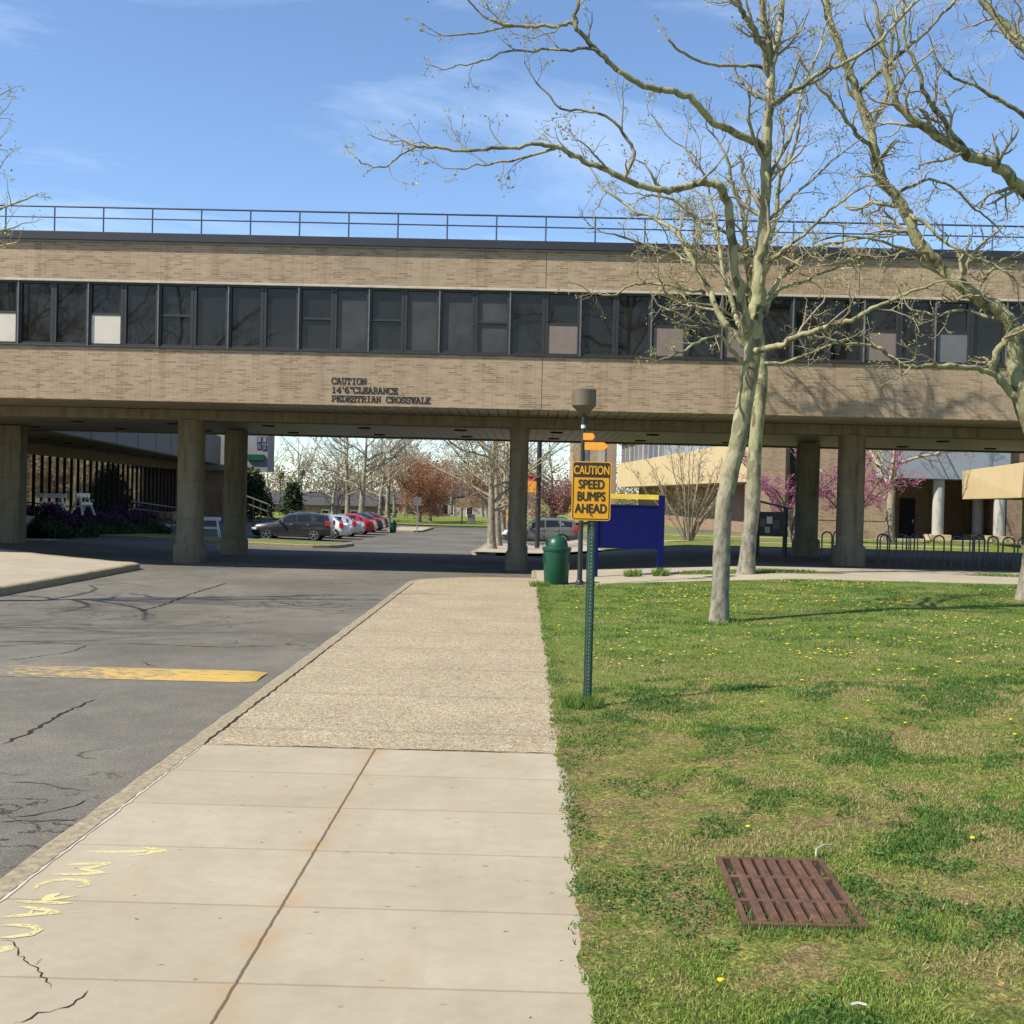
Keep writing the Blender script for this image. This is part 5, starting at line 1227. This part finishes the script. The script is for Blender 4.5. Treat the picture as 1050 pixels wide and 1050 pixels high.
L1([(781, 250), (790, 225, .3), (810, 205, .6), (830, 188, .9), (852, 165, 1.2), (875, 148, 1.5)], 4.5, 1.6, 2.2, .9)
L1([(785, 190), (800, 160, .3), (815, 130, .7), (820, 95, 1.0), (835, 60, 1.3), (850, 20, 1.6)], 5, 1.8, 2.0, .9)
L1([(788, 110), (810, 95, -.3), (840, 75, -.6), (870, 62, -.8), (905, 40, -1.0), (930, 10, -1.1), (960, -20, -1.2)], 6, 2.2, 1.6, .8)
L1([(765, 345), (755, 320, .8), (745, 290, 1.2), (738, 255, 1.6), (730, 215, 2.0), (722, 180, 2.2), (700, 150, 2.4)], 6, 2, 2.4, 1.1)
finish(T, 'tall mottled sycamore on the lawn with a long limb reaching left', base1, buds=(.75, .055, 4, .06), seed=5)

# second sycamore close to the bridge
Y2 = 30.6; b2 = P(765, 586, Y2); base2 = V((b2.x, Y2, L(b2.x, Y2)))
T = Tree(23, ylim=31.7, wig=.30); T.sub = {1: 4.4, 2: 5.2}; T.DM = 1.6; T.CM = 1.3; T.gn = .025; T.minr = .006
trunk2 = [base2 + V((0, 0, -.12))] + PX([(766, 575), (768, 552), (772, 518), (773, 480), (775, 450), (778, 420), (781, 392), (780, 368), (778, 345), (774, 320)], Y2)
flare(T, base2, trunk2, r_px(16.5, Y2), r_px(11, Y2))
L2 = lambda pts, w0, w1, dens=1.5, cl=1.5, t0=.2: T.limb(PX(pts, Y2), r_px(w0, Y2), r_px(w1, Y2), dens, cl, 1, 3, t0)
L2([(774, 325), (768, 290), (764, 250, -.3), (760, 215, -.6), (752, 190, -.8), (745, 160, -1)], 8, 3)
L2([(776, 330), (790, 300, -.2), (815, 270, -.3), (845, 250, -.4), (880, 243, -.6), (920, 240, -.8)], 6, 2, 1.6, 1.2)
L2([(768, 300), (745, 275, -.2), (715, 260, -.4), (690, 262, -.6), (660, 250, -.8), (630, 240, -1)], 6, 2, 1.8, 1.2)
L2([(770, 310), (780, 265, -.6), (795, 225, -.8), (800, 185, -1), (815, 150, -1.2), (822, 115, -1.4)], 6, 2, 1.7, 1.3)
L2([(764, 260, -.3), (740, 235, -.5), (715, 225, -.6), (690, 205, -.7), (665, 200, -.8)], 4, 2, 2, 1.2)
L2([(778, 350), (760, 330, -.4), (735, 315, -.6), (700, 310, -.8)], 4, 1.6, 2, 1)
L2([(779, 372), (800, 372, -.5), (830, 362, -.8), (860, 350, -1)], 4, 1.6, 2, 1)
finish(T, 'sycamore with thick pale trunk at the bridge, behind the tall lawn sycamore', base2, buds=(.45, .06, 3, .07), seed=6)

# big sycamore at the right edge
Y4 = 23.6; b4 = P(1062, 612, Y4); base4 = V((b4.x, Y4, L(b4.x, Y4)))
T = Tree(37, wig=.30); T.sub = {1: 4.8, 2: 5.8}; T.DM = 1.7; T.CM = 1.25; T.gn = .022; T.minr = .0048
trunk4 = [base4 + V((0, 0, -.12))] + PX([(1063, 590), (1068, 540), (1070, 500), (1068, 460), (1061, 440), (1052, 420), (1046, 400), (1042, 380)], Y4)
flare(T, base4, trunk4, r_px(32, Y4), r_px(17, Y4))
L4 = lambda pts, w0, w1, dens=1.7, cl=1.3, t0=.2: T.limb(PX(pts, Y4), r_px(w0, Y4), r_px(w1, Y4), dens, cl, 1, 3, t0)
L4([(1043, 385), (1042, 365), (1041, 350), (1038, 332), (1025, 318), (1000, 303), (975, 285), (953, 262), (940, 240), (928, 215), (918, 200), (905, 180), (895, 150), (885, 110), (872, 80), (858, 45), (850, 10), (845, -30)], 17, 6, 1.5, 1.2, .25)
L4([(1050, 415), (1034, 400, -.1), (1022, 385, -.2), (1018, 370, -.3), (1030, 350, -.4), (1050, 335, -.5), (1075, 320, -.5)], 9, 6, 1.2, .8)
L4([(1022, 385, -.2), (1005, 378, -.5), (985, 376, -.7), (955, 375, -.9), (925, 372, -1.0), (905, 358, -1.2), (893, 354, -1.2), (868, 352, -1.3), (845, 346, -1.4), (825, 340, -1.4)], 6, 2, 2.0, .7, .3)
L4([(1070, 470), (1085, 380), (1090, 300), (1080, 250), (1062, 210), (1040, 185, -.4), (1010, 165, -.6), (985, 155, -.8), (955, 135, -1), (930, 118, -1.1), (915, 95, -1.2), (905, 60, -1.2), (900, 20, -1.2)], 18, 4, 1.4, 1.2, .35)
L4([(1005, 163, -.6), (985, 148, -.8), (965, 120, -1.0), (950, 100, -1.2), (943, 75, -1.3), (932, 50, -1.4), (925, 15, -1.5), (930, -30, -1.5)], 6, 2.4, 1.8, 1, .2)
L4([(1090, 300), (1095, 200, .4), (1080, 120, .6), (1055, 60, .8), (1035, 30, 1), (1010, 5, 1.1), (995, -20, 1.2)], 12, 5, 1.4, 1.1, .3)
L4([(1060, 60, .8), (1045, 47, .8), (1020, 20, .8), (1000, -5, .8)], 5, 2.5, 1.8, 1)
L4([(1055, 120, .6), (1030, 105, .5), (1000, 88, .4), (975, 78, .2), (960, 60, .1)], 5, 1.8, 2, .9)
L4([(918, 200), (935, 190, .4), (955, 185, .7), (980, 195, .9), (1000, 215, 1.2), (1020, 230, 1.4)], 4, 1.8, 2.2, 1)
L4([(895, 150), (880, 140, -.3), (868, 120, -.5), (855, 105, -.6), (840, 90, -.7), (820, 60, -.8)], 5, 2, 2, 1)
L4([(890, 130), (905, 110, .5), (912, 80, .6), (915, 45, .7), (920, 5, .8)], 5, 2.5, 2, 1)
L4([(928, 215), (945, 225, -.3), (965, 245, -.5), (985, 258, -.7), (1010, 268, -.8), (1040, 285, -.9)], 4.5, 2, 2, 1)
L4([(880, 95), (905, 70, -.6), (935, 45, -.9), (960, 20, -1.0), (985, -10, -1.1)], 5, 2.4, 1.6, 1)
L4([(953, 262), (940, 258, -.4), (915, 250, -.6), (890, 245, -.8), (860, 242, -1), (835, 250, -1.2)], 4, 1.6, 2.2, 1)
L4([(1000, 303), (1010, 285, .3), (1025, 270, .6), (1045, 262, .9)], 4, 2, 2, .9)
L4([(1038, 330), (1015, 325, .5), (985, 318, .8), (960, 322, 1.0), (935, 318, 1.2)], 4.5, 1.8, 2, .8)
finish(T, 'large sycamore at the right edge of the lawn with thick limbs arching left', base4, buds=(.55, .055, 3, .06), seed=8)

# sycamore at the left edge, mostly outside the picture
Y5 = 21.0; base5 = V((-13.6, Y5, L(-13.6, Y5)))
T = Tree(51, up=.02, wig=.3); T.sub = {1: 4.2, 2: 6}; T.DM = 1.5; T.gn = .02
flare(T, base5, [base5 + V((0, 0, -.1)), base5 + V((.05, 0, 1.2)), base5 + V((-.1, .1, 2.6)), base5 + V((0, 0, 4.2))], .17, .13)
c = base5 + V((0, 0, 4.2))
T.limb([c, c + V((-.2, .2, 2)), c + V((.1, 0, 4)), c + V((-.1, .2, 6.5))], .10, .04, 1.6, 1.5)
for px, py, dy in ((-6, 100, 0), (-5, 120, .3), (-4, 150, -.6), (0, 172, .2), (28, 204, -.8), (18, 232, -1.2), (12, 250, -1.5)):
    e = P(px, py, Y5 + dy); z0_ = c + V((0, 0, max(.3, (e.z - c.z) * .35)))
    T.limb([z0_, z0_.lerp(e, .4) + V((0, 0, .35)), z0_.lerp(e, .75) + V((0, 0, .2)), e], .05, .014, 1.8, .8, 1, 3, .35)
for k in range(5):
    a = R(72 * k + 100); e = c + V((4 * math.cos(a) - 1.5, 4 * math.sin(a) - 1.0, 2 + (k % 3) * 1.6)); T.limb([c + V((0, 0, k * .3)), c.lerp(e, .5) + V((0, 0, .5 + k * .15)), e], .05, .015, 1.7, 1.3)
finish(T, 'sycamore at the left edge with only budding twig ends reaching into the picture', base5, buds=(.5, .06, 2, .05), seed=9)

# background trees
def bare_tree(seed, h, r, spread, nl=7, dens=1.1, cl=2.0, lean=0., maxl=3, minr=.010, first=.32):
    T = Tree(seed, wig=.2, up=.06); T.minr = minr; T.sub = {1: 3.2, 2: 4.2}; T.DM = 1.5; T.gn = .03; rn = T.rn
    b = V((0, 0, -.1)); top = V((lean * h + rn.uniform(-.8, .8), rn.uniform(-.8, .8), h * .80))
    ax = catmull([b, V((lean * h * .2 + rn.uniform(-.1, .1), 0, h * .25)), V((lean * h * .5 + rn.uniform(-.3, .3), rn.uniform(-.3, .3), h * .5)), top], 6)
    n = len(ax); T.tr.tube(ax, [r * (1 - .9 * i / (n - 1)) * (1 + .4 * math.exp(-i * 1.2)) for i in range(n)], 10)
    for k in range(nl):
        t = first + (1 - first) * .85 * k / nl; i = int(t * (n - 1)); p = ax[i]; a = rn.uniform(0, 6.28) + k * 2.4
        ln = spread * (1 - .55 * (t - first)) * rn.uniform(.75, 1.15); e = p + V((math.cos(a) * ln, math.sin(a) * ln, ln * rn.uniform(.4, 1.05)))
        mid = p.lerp(e, .5) + V((0, 0, -ln * .08 + rn.uniform(-.1, .1) * ln))
        T.limb([p, p.lerp(mid, .5) + V((rn.uniform(-.2, .2), 0, 0)), mid, e], r * .42 * (1 - .5 * t), .03, dens, cl, 1, maxl, .2, 7, 4)
    return T
protoA = bare_tree(101, 10.5, .27, 5.2, 9, 1.3, 2.2); protoB = bare_tree(102, 9.5, .22, 4.2, 9, 1.3, 2.0, .08); protoC = bare_tree(103, 11.5, .3, 5.6, 10, 1.3, 2.3, -.05)
def place_tree(src, cache, key, label, px, Y, rz, sc, group=None, name='sycamore_tree', bark_='bark_far', twig='twig_far', z=None, buds=(0, 0, 0, 0), budcol=BUD):
    c = P(px, 540, Y); loc = (c.x, Y, L(c.x, Y) if z is None else z)
    if key not in cache:
        cache[key] = finish(src, label, V((0, 0, 0)), bark_, twig, buds, name, group, 3, budcol); o = cache[key]
    else: o = copy_tree(cache[key]); o['label'] = label; 
    if group: o['group'] = group
    o.location = loc; o.rotation_euler = (0, 0, rz); o.scale = (sc, sc, sc); return o
TC = {}
place_tree(protoA, TC, 'A', 'large bare sycamore with wide crown behind the red car', 370, 98, .6, 1.15)
grp = 'bare sycamores in the row behind the parked cars'
for px, Y, k, rz in ((389, 108, 'B', 1.0), (397, 118, 'C', 2.2), (404, 128, 'B', 3.6), (356, 112, 'C', 5.0), (341, 126, 'B', .2), (380, 140, 'C', .7), (415, 150, 'C', 4.1), (424, 158, 'B', 5.2), (462, 160, 'C', 2.7), (478, 170, 'B', 3.9), (494, 150, 'C', .9)):
    place_tree(protoB if k == 'B' else protoC, TC, k, 'bare pale sycamore in the far row behind the parked cars', px, Y, rz, 1.0, grp)
for px, Y, k, rz, sc, lab in ((504.5, 56.5, 'C', .5, .80, 'nearest pale sycamore trunk left of the middle column'), (511, 63, 'A', 3.1, .85, 'second pale sycamore in the row left of the middle column'),
                            (516, 78, 'B', 1.4, .95, 'third sycamore of the row, just left of the middle column'), (520, 92, 'C', 4.4, 1.0, 'farthest sycamore of the row beside the middle column')):
    place_tree(None, TC, k, lab, px, Y, rz, sc)
place_tree(None, TC, 'B', 'thin bare tree left of the square-headed far lamp post', 277, 112, 2.8, .8)
place_tree(None, TC, 'A', 'thin bare tree behind the far thin lamp post', 305, 138, 1.8, 1.0)
place_tree(None, TC, 'B', 'short leaning bare tree in front of the dark-roofed house', 345, 105, .0, .55)
place_tree(None, TC, 'A', 'bare tree in the gap between the middle column and the caution sign', 566, 100, 4.0, .9)
place_tree(None, TC, 'C', 'rough bare tree in front of the portico building, right of the front right column', 912, 58, 2.0, .95)
for px_, Y_, k, rz, sc in ((-23, 14, 'C', .3, 1.15), (-27, 4, 'A', 1.7, 1.4), (-25, 10, 'C', 3.3, 1.3), (13, 9, 'C', 2.9, 1.25), (11, 0, 'A', 5.4, 1.35)):
    o = place_tree(None, TC, k, 'bare sycamore beside the road outside the picture, mirrored in the ribbon windows', 500, 60, rz, sc, 'bare sycamores mirrored in the ribbon windows'); o.location = (px_, Y_, L(px_, Y_))
# bronze maples
def maple(seed, h, w):
    T = bare_tree(seed, h, .2, w, 17, 1.9, 1.8, 0, 2, .012, .2); return T
BR = [(.34, .135, .065), (.40, .18, .09), (.28, .105, .055), (.44, .23, .13), (.36, .16, .085)]
def maple_at(seed, label, px, Y, h, w, n=5, size=.17, cols=BR, name='maple_tree', spread=.26, bark_='bark_dark'):
    T = maple(seed, h, w); c = P(px, 540, Y); b = V((0, 0, 0))
    o = finish(T, label, b, bark_, 'twig_brown', (1.75, size, n, spread), name, None, seed, cols); o.location = (c.x, Y, L(c.x, Y) - .1); return o
maple_at(201, 'large bronze-leaved maple left of the tall thin lamp post at the road end', 441, 118, 8.6, 3.3)
maple_at(204, 'smaller bronze-leaved maple in front of the large one', 430, 112, 6.6, 2.9)
maple_at(202, 'bronze-leaved maple behind the sycamore trunks left of the middle column', 500, 126, 7.0, 3.0)
maple_at(203, 'reddish flowering tree between the middle column and the caution sign', 567, 100, 3.7, 1.8, 5, .2, [(.36, .16, .18), (.40, .22, .22), (.30, .14, .12)])
# evergreens on the left
def pine(seed, label, px, Y, h, w, cols, name='evergreen_tree'):
    rn = random.Random(seed); o = thing(name, label, 'tree', (P(px, 540, Y).x, Y, L(P(px, 540, Y).x, Y) - .1))
    m = MB(); m.tube([(0, 0, -.1), (.1, 0, h * .5), (0, 0, h)], [.2, .12, .03], 8); m.build('trunk', MT['bark_dark'], o)
    pts = []
    for k in range(900):
        t = rn.random() ** .8; r = w * (1 - t) ** .7 * rn.random() ** .5 * (1 + .3 * math.sin(k * 1.7)); a = rn.uniform(0, 6.28); pts.append((r * math.cos(a), r * math.sin(a), h * (.12 + .9 * t)))
    leafmesh('crown', pts, .38, cols, MT['leaf'], o, (0, 0, 0), seed, 5, .28)
GRN = [(.035, .06, .022), (.05, .075, .03), (.07, .085, .035), (.03, .05, .02)]
pine(301, 'dark evergreen tree right of the left rear column', 258, 96, 4.0, 1.9, GRN)
pine(302, 'small green conifer behind the charcoal parked car', 300, 118, 3.0, 1.0, GRN)
# redbuds and bare shrub
RBD = [(.40, .10, .24), (.48, .16, .32), (.32, .07, .20), (.50, .22, .36)]
def redbud(seed, label, px, Y, h, w, frac):
    T = Tree(seed, wig=.28, up=.05); T.minr = .007; T.sub = {1: 4.4, 2: 5.0}; T.DM = 1.6; rn = T.rn
    for k in range(6):
        a = k * 1.05 + rn.uniform(-.3, .3); e = V((w * math.cos(a), w * .6 * math.sin(a), h * rn.uniform(.65, 1)))
        T.limb([V((0, 0, -.1)), V((e.x * .15, e.y * .15, h * .3)), V((e.x * .5, e.y * .5, h * .55)), e], .075, .02, 2.4, 1.0, 1, 3, .35, 7, 4)
    c = P(px, 540, Y); o = finish(T, label, V((0, 0, 0)), 'bark_dark', 'twig_brown', (1 + frac, .085, 5, .09), 'redbud_tree', None, seed, RBD); o.location = (c.x, Y, L(c.x, Y)); return o
redbud(401, 'pink flowering redbud left of the right rear column', 812, 54, 4.4, 2.6, .5)
redbud(402, 'magenta flowering redbud between the two right columns and the tan wall', 872, 56, 4.7, 3.0, .7)
T = Tree(501, wig=.2, up=.14); T.minr = .006; T.sub = {1: 4.6, 2: 5.2}; T.DM = 1.7
for k in range(19):
    a = k * 2.4; r = .5 + .12 * k; e = V((1.05 * r * math.cos(a), .7 * r * math.sin(a), T.rn.uniform(3.2, 4.8) - .05 * k)); T.limb([V((.12 * math.cos(a), .12 * math.sin(a), -.1)), V((e.x * .35, e.y * .35, e.z * .35)), V((e.x * .75, e.y * .75, e.z * .7)), e], .04, .012, 2.2, .9, 1, 3, .25, 6, 4)
c = P(706, 556, 53); o = finish(T, 'bare multi-stemmed shrub with a few yellow-green buds, right of the blue board', V((0, 0, 0)), 'bark_far', 'twig_brown', (.25, .06, 2, .08), 'bare_shrub', None, 12, [(.40, .34, .08), (.34, .30, .10)])
o['category'] = 'shrub'; o.location = (c.x, 53, L(c.x, 53))
# distant woodland
rs = np.random.RandomState(9); pts = []
for k in range(420):
    x = rs.uniform(-150, 170); y = rs.uniform(190, 260); hh = rs.uniform(4, 9.5); w = rs.uniform(2.5, 5)
    u = rs.normal(0, 1, (170, 3)); u /= np.linalg.norm(u, axis=1)[:, None]; u *= rs.uniform(.3, 1, (170, 1)) ** .5
    pts.append(np.array([x, y, hh * .55]) + u * np.array([w, w, hh * .55]))
pts = np.concatenate(pts)
tag(leafmesh('distant_woodland', pts, .42, [(.18, .145, .095), (.23, .185, .115), (.15, .125, .08), (.16, .15, .075), (.20, .145, .095)], MT['leaf'], None, (0, 0, 0), 4, 2, .6), 'hazy brown line of distant bare woodland at the horizon', 'woodland', None, 'stuff')
# flower bed and hedge by the glazed lobby
def bed(name, label, cat, poly, z0, z1, n, size, cols, seed):
    rn = random.Random(seed); pts = []
    (xa, ya), (xb, yb), (xc, yc), (xd, yd) = poly
    for k in range(n):
        u, v = rn.random(), rn.random(); x = (xa * (1 - u) + xb * u) * (1 - v) + (xd * (1 - u) + xc * u) * v; y = (ya * (1 - u) + yb * u) * (1 - v) + (yd * (1 - u) + yc * u) * v
        zt_ = z0(u, v) + (z1(u, v) - z0(u, v)) * (.75 + .25 * math.sin(x * 2.1 + y * 1.3)) * (1 - rn.random() ** 2.2); pts.append((x, y, zt_))
    return tag(leafmesh(name, pts, size, cols, MT['leaf'], None, (0, 0, 0), seed, 2, .06), label, cat, None, 'stuff')
pl_ = [P(52, 552, 48).to_2d(), P(176, 545, 66).to_2d(), V((gx(70) + 2.7, 70)), V((gx(49) + 2.7, 49))]
lowz = lambda u, v: L(-22, 50 + 18 * u) - .1
bed('ground_cover', 'dark green ground cover sloping up to the glazed lobby', 'ground cover', [tuple(p) for p in pl_], lowz, lambda u, v: lowz(u, v) + .35 + .75 * v, 16000, .17, [(.035, .06, .02), (.05, .08, .028), (.025, .045, .018)], 5)
pl2 = [V((gx(50) + 3.6, 50)), V((gx(72) + 3.4, 72)), V((gx(72) + 2.6, 72)), V((gx(50) + 2.6, 50))]
bed('flowering_azaleas', 'dense purple flowering azaleas along the glazed lobby terrace', 'flowers', [tuple(p) for p in pl2], lambda u, v: .45 - .5 * u, lambda u, v: 1.35 - .5 * u, 7000, .13, [(.10, .025, .14), (.14, .04, .19), (.08, .02, .11), (.03, .035, .018), (.03, .03, .02)], 6)

# ------------------------------------------------------------------ lawn grass, clover, dandelions
TAB = np.random.RandomState(2).rand(256, 256)
def vn(x, y, s=0):
    x = x + s * 17.3; y = y + s * 9.1; xi = np.floor(x).astype(int); yi = np.floor(y).astype(int); fx = x - xi; fy = y - yi; fx = fx * fx * (3 - 2 * fx); fy = fy * fy * (3 - 2 * fy)
    a = TAB[xi & 255, yi & 255]; b = TAB[(xi + 1) & 255, yi & 255]; c = TAB[xi & 255, (yi + 1) & 255]; d = TAB[(xi + 1) & 255, (yi + 1) & 255]
    return (a * (1 - fx) + b * fx) * (1 - fy) + (c * (1 - fx) + d * fx) * fy
def fbm(x, y, f, s=0, o=4):
    t = 0; a = .5; tot = 0
    for k in range(o): t = t + a * vn(x * f, y * f, s + k); tot += a; a *= .55; f *= 2.1
    return t / tot
Lv = np.vectorize(L)
rs = np.random.RandomState(7)
def scatter(n, y0, y1):
    y = rs.uniform(y0, y1, n); xm = .50 * y + 2.5; x = .33 + rs.rand(n) * (np.minimum(xm, 16) - .33); return x, y
blocks = []
for n, y0, y1 in ((250000, 3.0, 6.0), (240000, 6.0, 9.0), (200000, 9.0, 14.0), (160000, 14.0, 28.3)):
    x, y = scatter(n, y0, y1); blocks.append((x, y))
x = np.concatenate([b[0] for b in blocks]); y = np.concatenate([b[1] for b in blocks])
ingr = (x > gx0 - .02) & (x < gx1 + .02) & (y > gy0 - .0) & (y < gy1)
bare = .5 * fbm(x, y, .8, 3, 5) + .5 * fbm(x, y, 2.2, 41, 4) + .10 * np.clip((1.7 - x) / 1.2, 0, 1) * np.clip((y - 5.5) / 1.5, 0, 1) * np.clip((12 - y) / 2, 0, 1); far_b = np.clip((y - 9) / 8, 0, 1)
edge = np.clip((.9 - x) / .6, 0, 1) * (y < 13)
dens = np.clip((.485 + .22 * far_b - bare) / .08, .24, 1) * (1 - .55 * edge * (fbm(x, y, 1.5, 9) > .45))
keep = (rs.rand(len(x)) < dens) & ~ingr & (x > .33 + .05 * (fbm(x * 0, y, 6, 5) - .3))
x, y = x[keep], y[keep]; n = len(x)
clov = fbm(x, y, 1.7, 12, 4); straw = fbm(x, y, 1.3, 21, 5); bare = .5 * fbm(x, y, .8, 3, 5) + .5 * fbm(x, y, 2.2, 41, 4) + .10 * np.clip((1.7 - x) / 1.2, 0, 1) * np.clip((y - 5.5) / 1.5, 0, 1) * np.clip((12 - y) / 2, 0, 1); far_b = np.clip((y - 9) / 8, 0, 1)
hgt = rs.uniform(.008, .030, n) * (1 + .5 * np.clip((clov - .52) / .1, 0, 1)) * (.8 + .5 * vn(x * 3, y * 3, 8))
wid = rs.uniform(.0026, .0052, n) * (1 + y * .055)
ang = rs.uniform(0, 2 * np.pi, n); lean = rs.uniform(.1, 1.1, n) * hgt; la = rs.uniform(0, 2 * np.pi, n)
z = Lv(x, y) + .008
ca, sa_ = np.cos(ang) * wid, np.sin(ang) * wid
v0 = np.stack([x - ca, y - sa_, z], 1); v1 = np.stack([x + ca, y + sa_, z], 1); v2 = np.stack([x + np.cos(la) * lean, y + np.sin(la) * lean, z + hgt], 1)
vs = np.stack([v0, v1, v2], 1).reshape(-1, 3)
dark = np.array([.105, .20, .040]); midg = np.array([.205, .285, .055]); st_ = np.array([.42, .345, .16])
clov = clov + .35 * (fbm(x, y, 6.5, 61, 3) - .5); kd = np.clip((clov - .50) / .12, 0, 1)[:, None]; ks = (rs.rand(n) < np.clip((straw - .42 - .06 * far_b) / .2, .08, .8) * (1 - .75 * kd[:, 0]))[:, None]
col = (midg * (1 - kd) + dark * kd) * rs.uniform(.55, 1.5, (n, 1)); col = col * (1 - far_b[:, None] * np.array([.24, .16, .12])); inb = np.clip((bare - .50 - .20 * far_b) / .05, 0, 1)[:, None] > rs.rand(n, 1); brn = np.array([.26, .185, .10]) * rs.uniform(.4, 1.5, (n, 1)); col = np.where(ks, st_ * rs.uniform(.6, 1.2, (n, 1)), col); col = np.where(inb & (rs.rand(n, 1) < .75), brn, col); vs = vs.reshape(-1, 3, 3); flat_ = (inb[:, 0]) ; vs[flat_, 2, 2] = z[flat_] + .006; vs[flat_, 2, :2] += (vs[flat_, 2, :2] - vs[flat_, 0, :2]) * 1.0; vs = vs.reshape(-1, 3)
tag(npmesh('lawn_grass', vs, np.arange(n * 3).reshape(-1, 3), np.repeat(col, 3, 0), MT['blade']), 'patchy spring grass with straw and bare soil covering the lawn', 'grass', None, 'stuff')
# clover and broad weeds in the dark patches
x, y = scatter(110000, 3.0, 13.0); k = ((fbm(x, y, 1.7, 12, 4) + .35 * (fbm(x, y, 6.5, 61, 3) - .5) + .10 * (rs.rand(len(x)) - .5)) > .565) & ~((x > gx0) & (x < gx1) & (y > gy0) & (y < gy1)) & (rs.rand(len(x)) < .8); x, y = x[k], y[k]; z = Lv(x, y) + rs.uniform(.01, .045, len(x))
cl = leafmesh('clover', np.stack([x, y, z], 1), .024, [(.085, .165, .034), (.11, .195, .045), (.07, .135, .03)], MT['leaf'], None, (0, 0, 0), 3, 2, .012, .0)
tag(cl, 'dark green clover patches scattered through the lawn', 'clover', None, 'stuff')
# tufts against posts, board and island edges
tp = []
for cx_, cy_, r_, n_, h_ in ((.66, 11.9, .22, 700, .17), (3.0, 30.8, .25, 300, .22), (3.75, 30.7, .22, 300, .25), (6.2, 31.2, 2.0, 2600, .10), (14.6, 31.9, 1.9, 1200, .08), (3.3, 19.3, .5, 700, .10), (.4, 27.9, .25, 300, .16)) + tuple((.40 + .05 * random.Random(k).random(), 3.6 + k * .155, .09 + .05 * random.Random(k + 9).random(), int(110 * random.Random(k + 5).random() ** 2) + 14, .028 + .02 * random.Random(k + 3).random()) for k in range(156)) + tuple((gx0 + (gx1 - gx0) * a_, gy0 + (gy1 - gy0) * b_, .11, 130, .05) for a_, b_ in ((-.08, .1), (-.07, .4), (-.06, .8), (.05, -.05), (.25, -.06), (.45, -.04), (.3, 1.05), (.6, 1.06), (.95, 1.04), (1.06, .7), (.7, -.06), (.9, -.05), (.1, .0), (.2, .01), (.5, .0), (.62, .01), (.85, .01), (.0, .2), (.0, .55), (1., .2))):
    a = rs.uniform(0, 6.28, n_); r2 = r_ * np.sqrt(rs.rand(n_)); yy = cy_ + r2 * np.sin(a) * (1 if r_ < 1 else .28); tp.append(np.stack([cx_ + r2 * np.cos(a), yy, rs.uniform(.5, 1.1, n_) * h_], 1))
tp = np.concatenate(tp); n = len(tp); z = Lv(tp[:, 0], tp[:, 1]); a = rs.uniform(0, 6.28, n); w = .004 + tp[:, 1] * .00028
v0 = np.stack([tp[:, 0] - np.cos(a) * w, tp[:, 1] - np.sin(a) * w, z], 1); v1 = np.stack([tp[:, 0] + np.cos(a) * w, tp[:, 1] + np.sin(a) * w, z], 1); la = rs.uniform(0, 6.28, n)
v2 = np.stack([tp[:, 0] + np.cos(la) * tp[:, 2] * .5, tp[:, 1] + np.sin(la) * tp[:, 2] * .5, z + tp[:, 2]], 1)
tag(npmesh('grass_tufts', np.stack([v0, v1, v2], 1).reshape(-1, 3), np.arange(n * 3).reshape(-1, 3), np.repeat(np.array([.15, .23, .05]) * rs.uniform(.6, 1.5, (n, 1)), 3, 0), MT['blade']), 'taller grass tufts around the posts and tree feet', 'grass', None, 'stuff')
# dandelions
def dand(x, y, s, mb, h):
    z = L(x, y) + h; n = 8; vs = [(x, y, z + .006 * s)] + [(x + .019 * s * math.cos(6.283 * k / n), y + .019 * s * math.sin(6.283 * k / n), z) for k in range(n)]
    mb.add(vs, [(0, 1 + k, 1 + (k + 1) % n) for k in range(n)])
for px, py in ((739, 1003), (767, 850), (868, 748), (781, 727), (928, 755), (1036, 757), (997, 870), (890, 731), (947, 729), (1040, 772)):
    c = G(px, py, .06); o = thing('dandelion', 'yellow dandelion flower in the lawn', 'flower', (c.x, c.y, L(c.x, c.y)), 0, 'dandelions nearest in the lawn')
    m = MB(); m.lathe([(.005, .040), (.016, .047), (.015, .054), (.0, .056)], n=10); m.build('flower_head', MT['dandelion'], o); m = MB(); m.tube([(0, 0, 0), (.002, 0, .042)], .002, 5); m.build('stalk', MT['can_green'], o)
m = MB(); rn = random.Random(8)
for k in range(900):
    yy = rn.uniform(13, 28); xx = rn.uniform(.6, 14)
    if float(fbm(np.array([xx]), np.array([yy]), .5, 31)[0]) > .45: dand(xx, yy, rn.uniform(.6, 1.0) * (1 + .03 * yy), m, rn.uniform(.03, .06))
tag(m.build('far_dandelions', MT['dandelion']), 'scattered yellow dandelions across the far lawn', 'flowers', None, 'stuff')
# small litter on the lawn and a twig by the grate
def twig(px, py, label, pts, r, mat):
    c = G(px, py, .05); o = tag(MB().tube([(a, b, z + .05) for a, b, z in pts], r, 5).build('fallen_twig', MT[mat]), label, 'twig'); o.location = (c.x, c.y, L(c.x, c.y)); return o
twig(838, 880, 'pale forked twig lying at the far edge of the drain grate', [(-.03, -.08, 0), (-.01, -.01, .02), (.05, .05, .03), (.11, .09, .02)], .006, 'sill')
twig(880, 1034, 'short pale stick lying in the grass near the bottom edge', [(-.03, 0, 0), (.0, .005, .005), (.035, -.004, 0)], .008, 'sill')
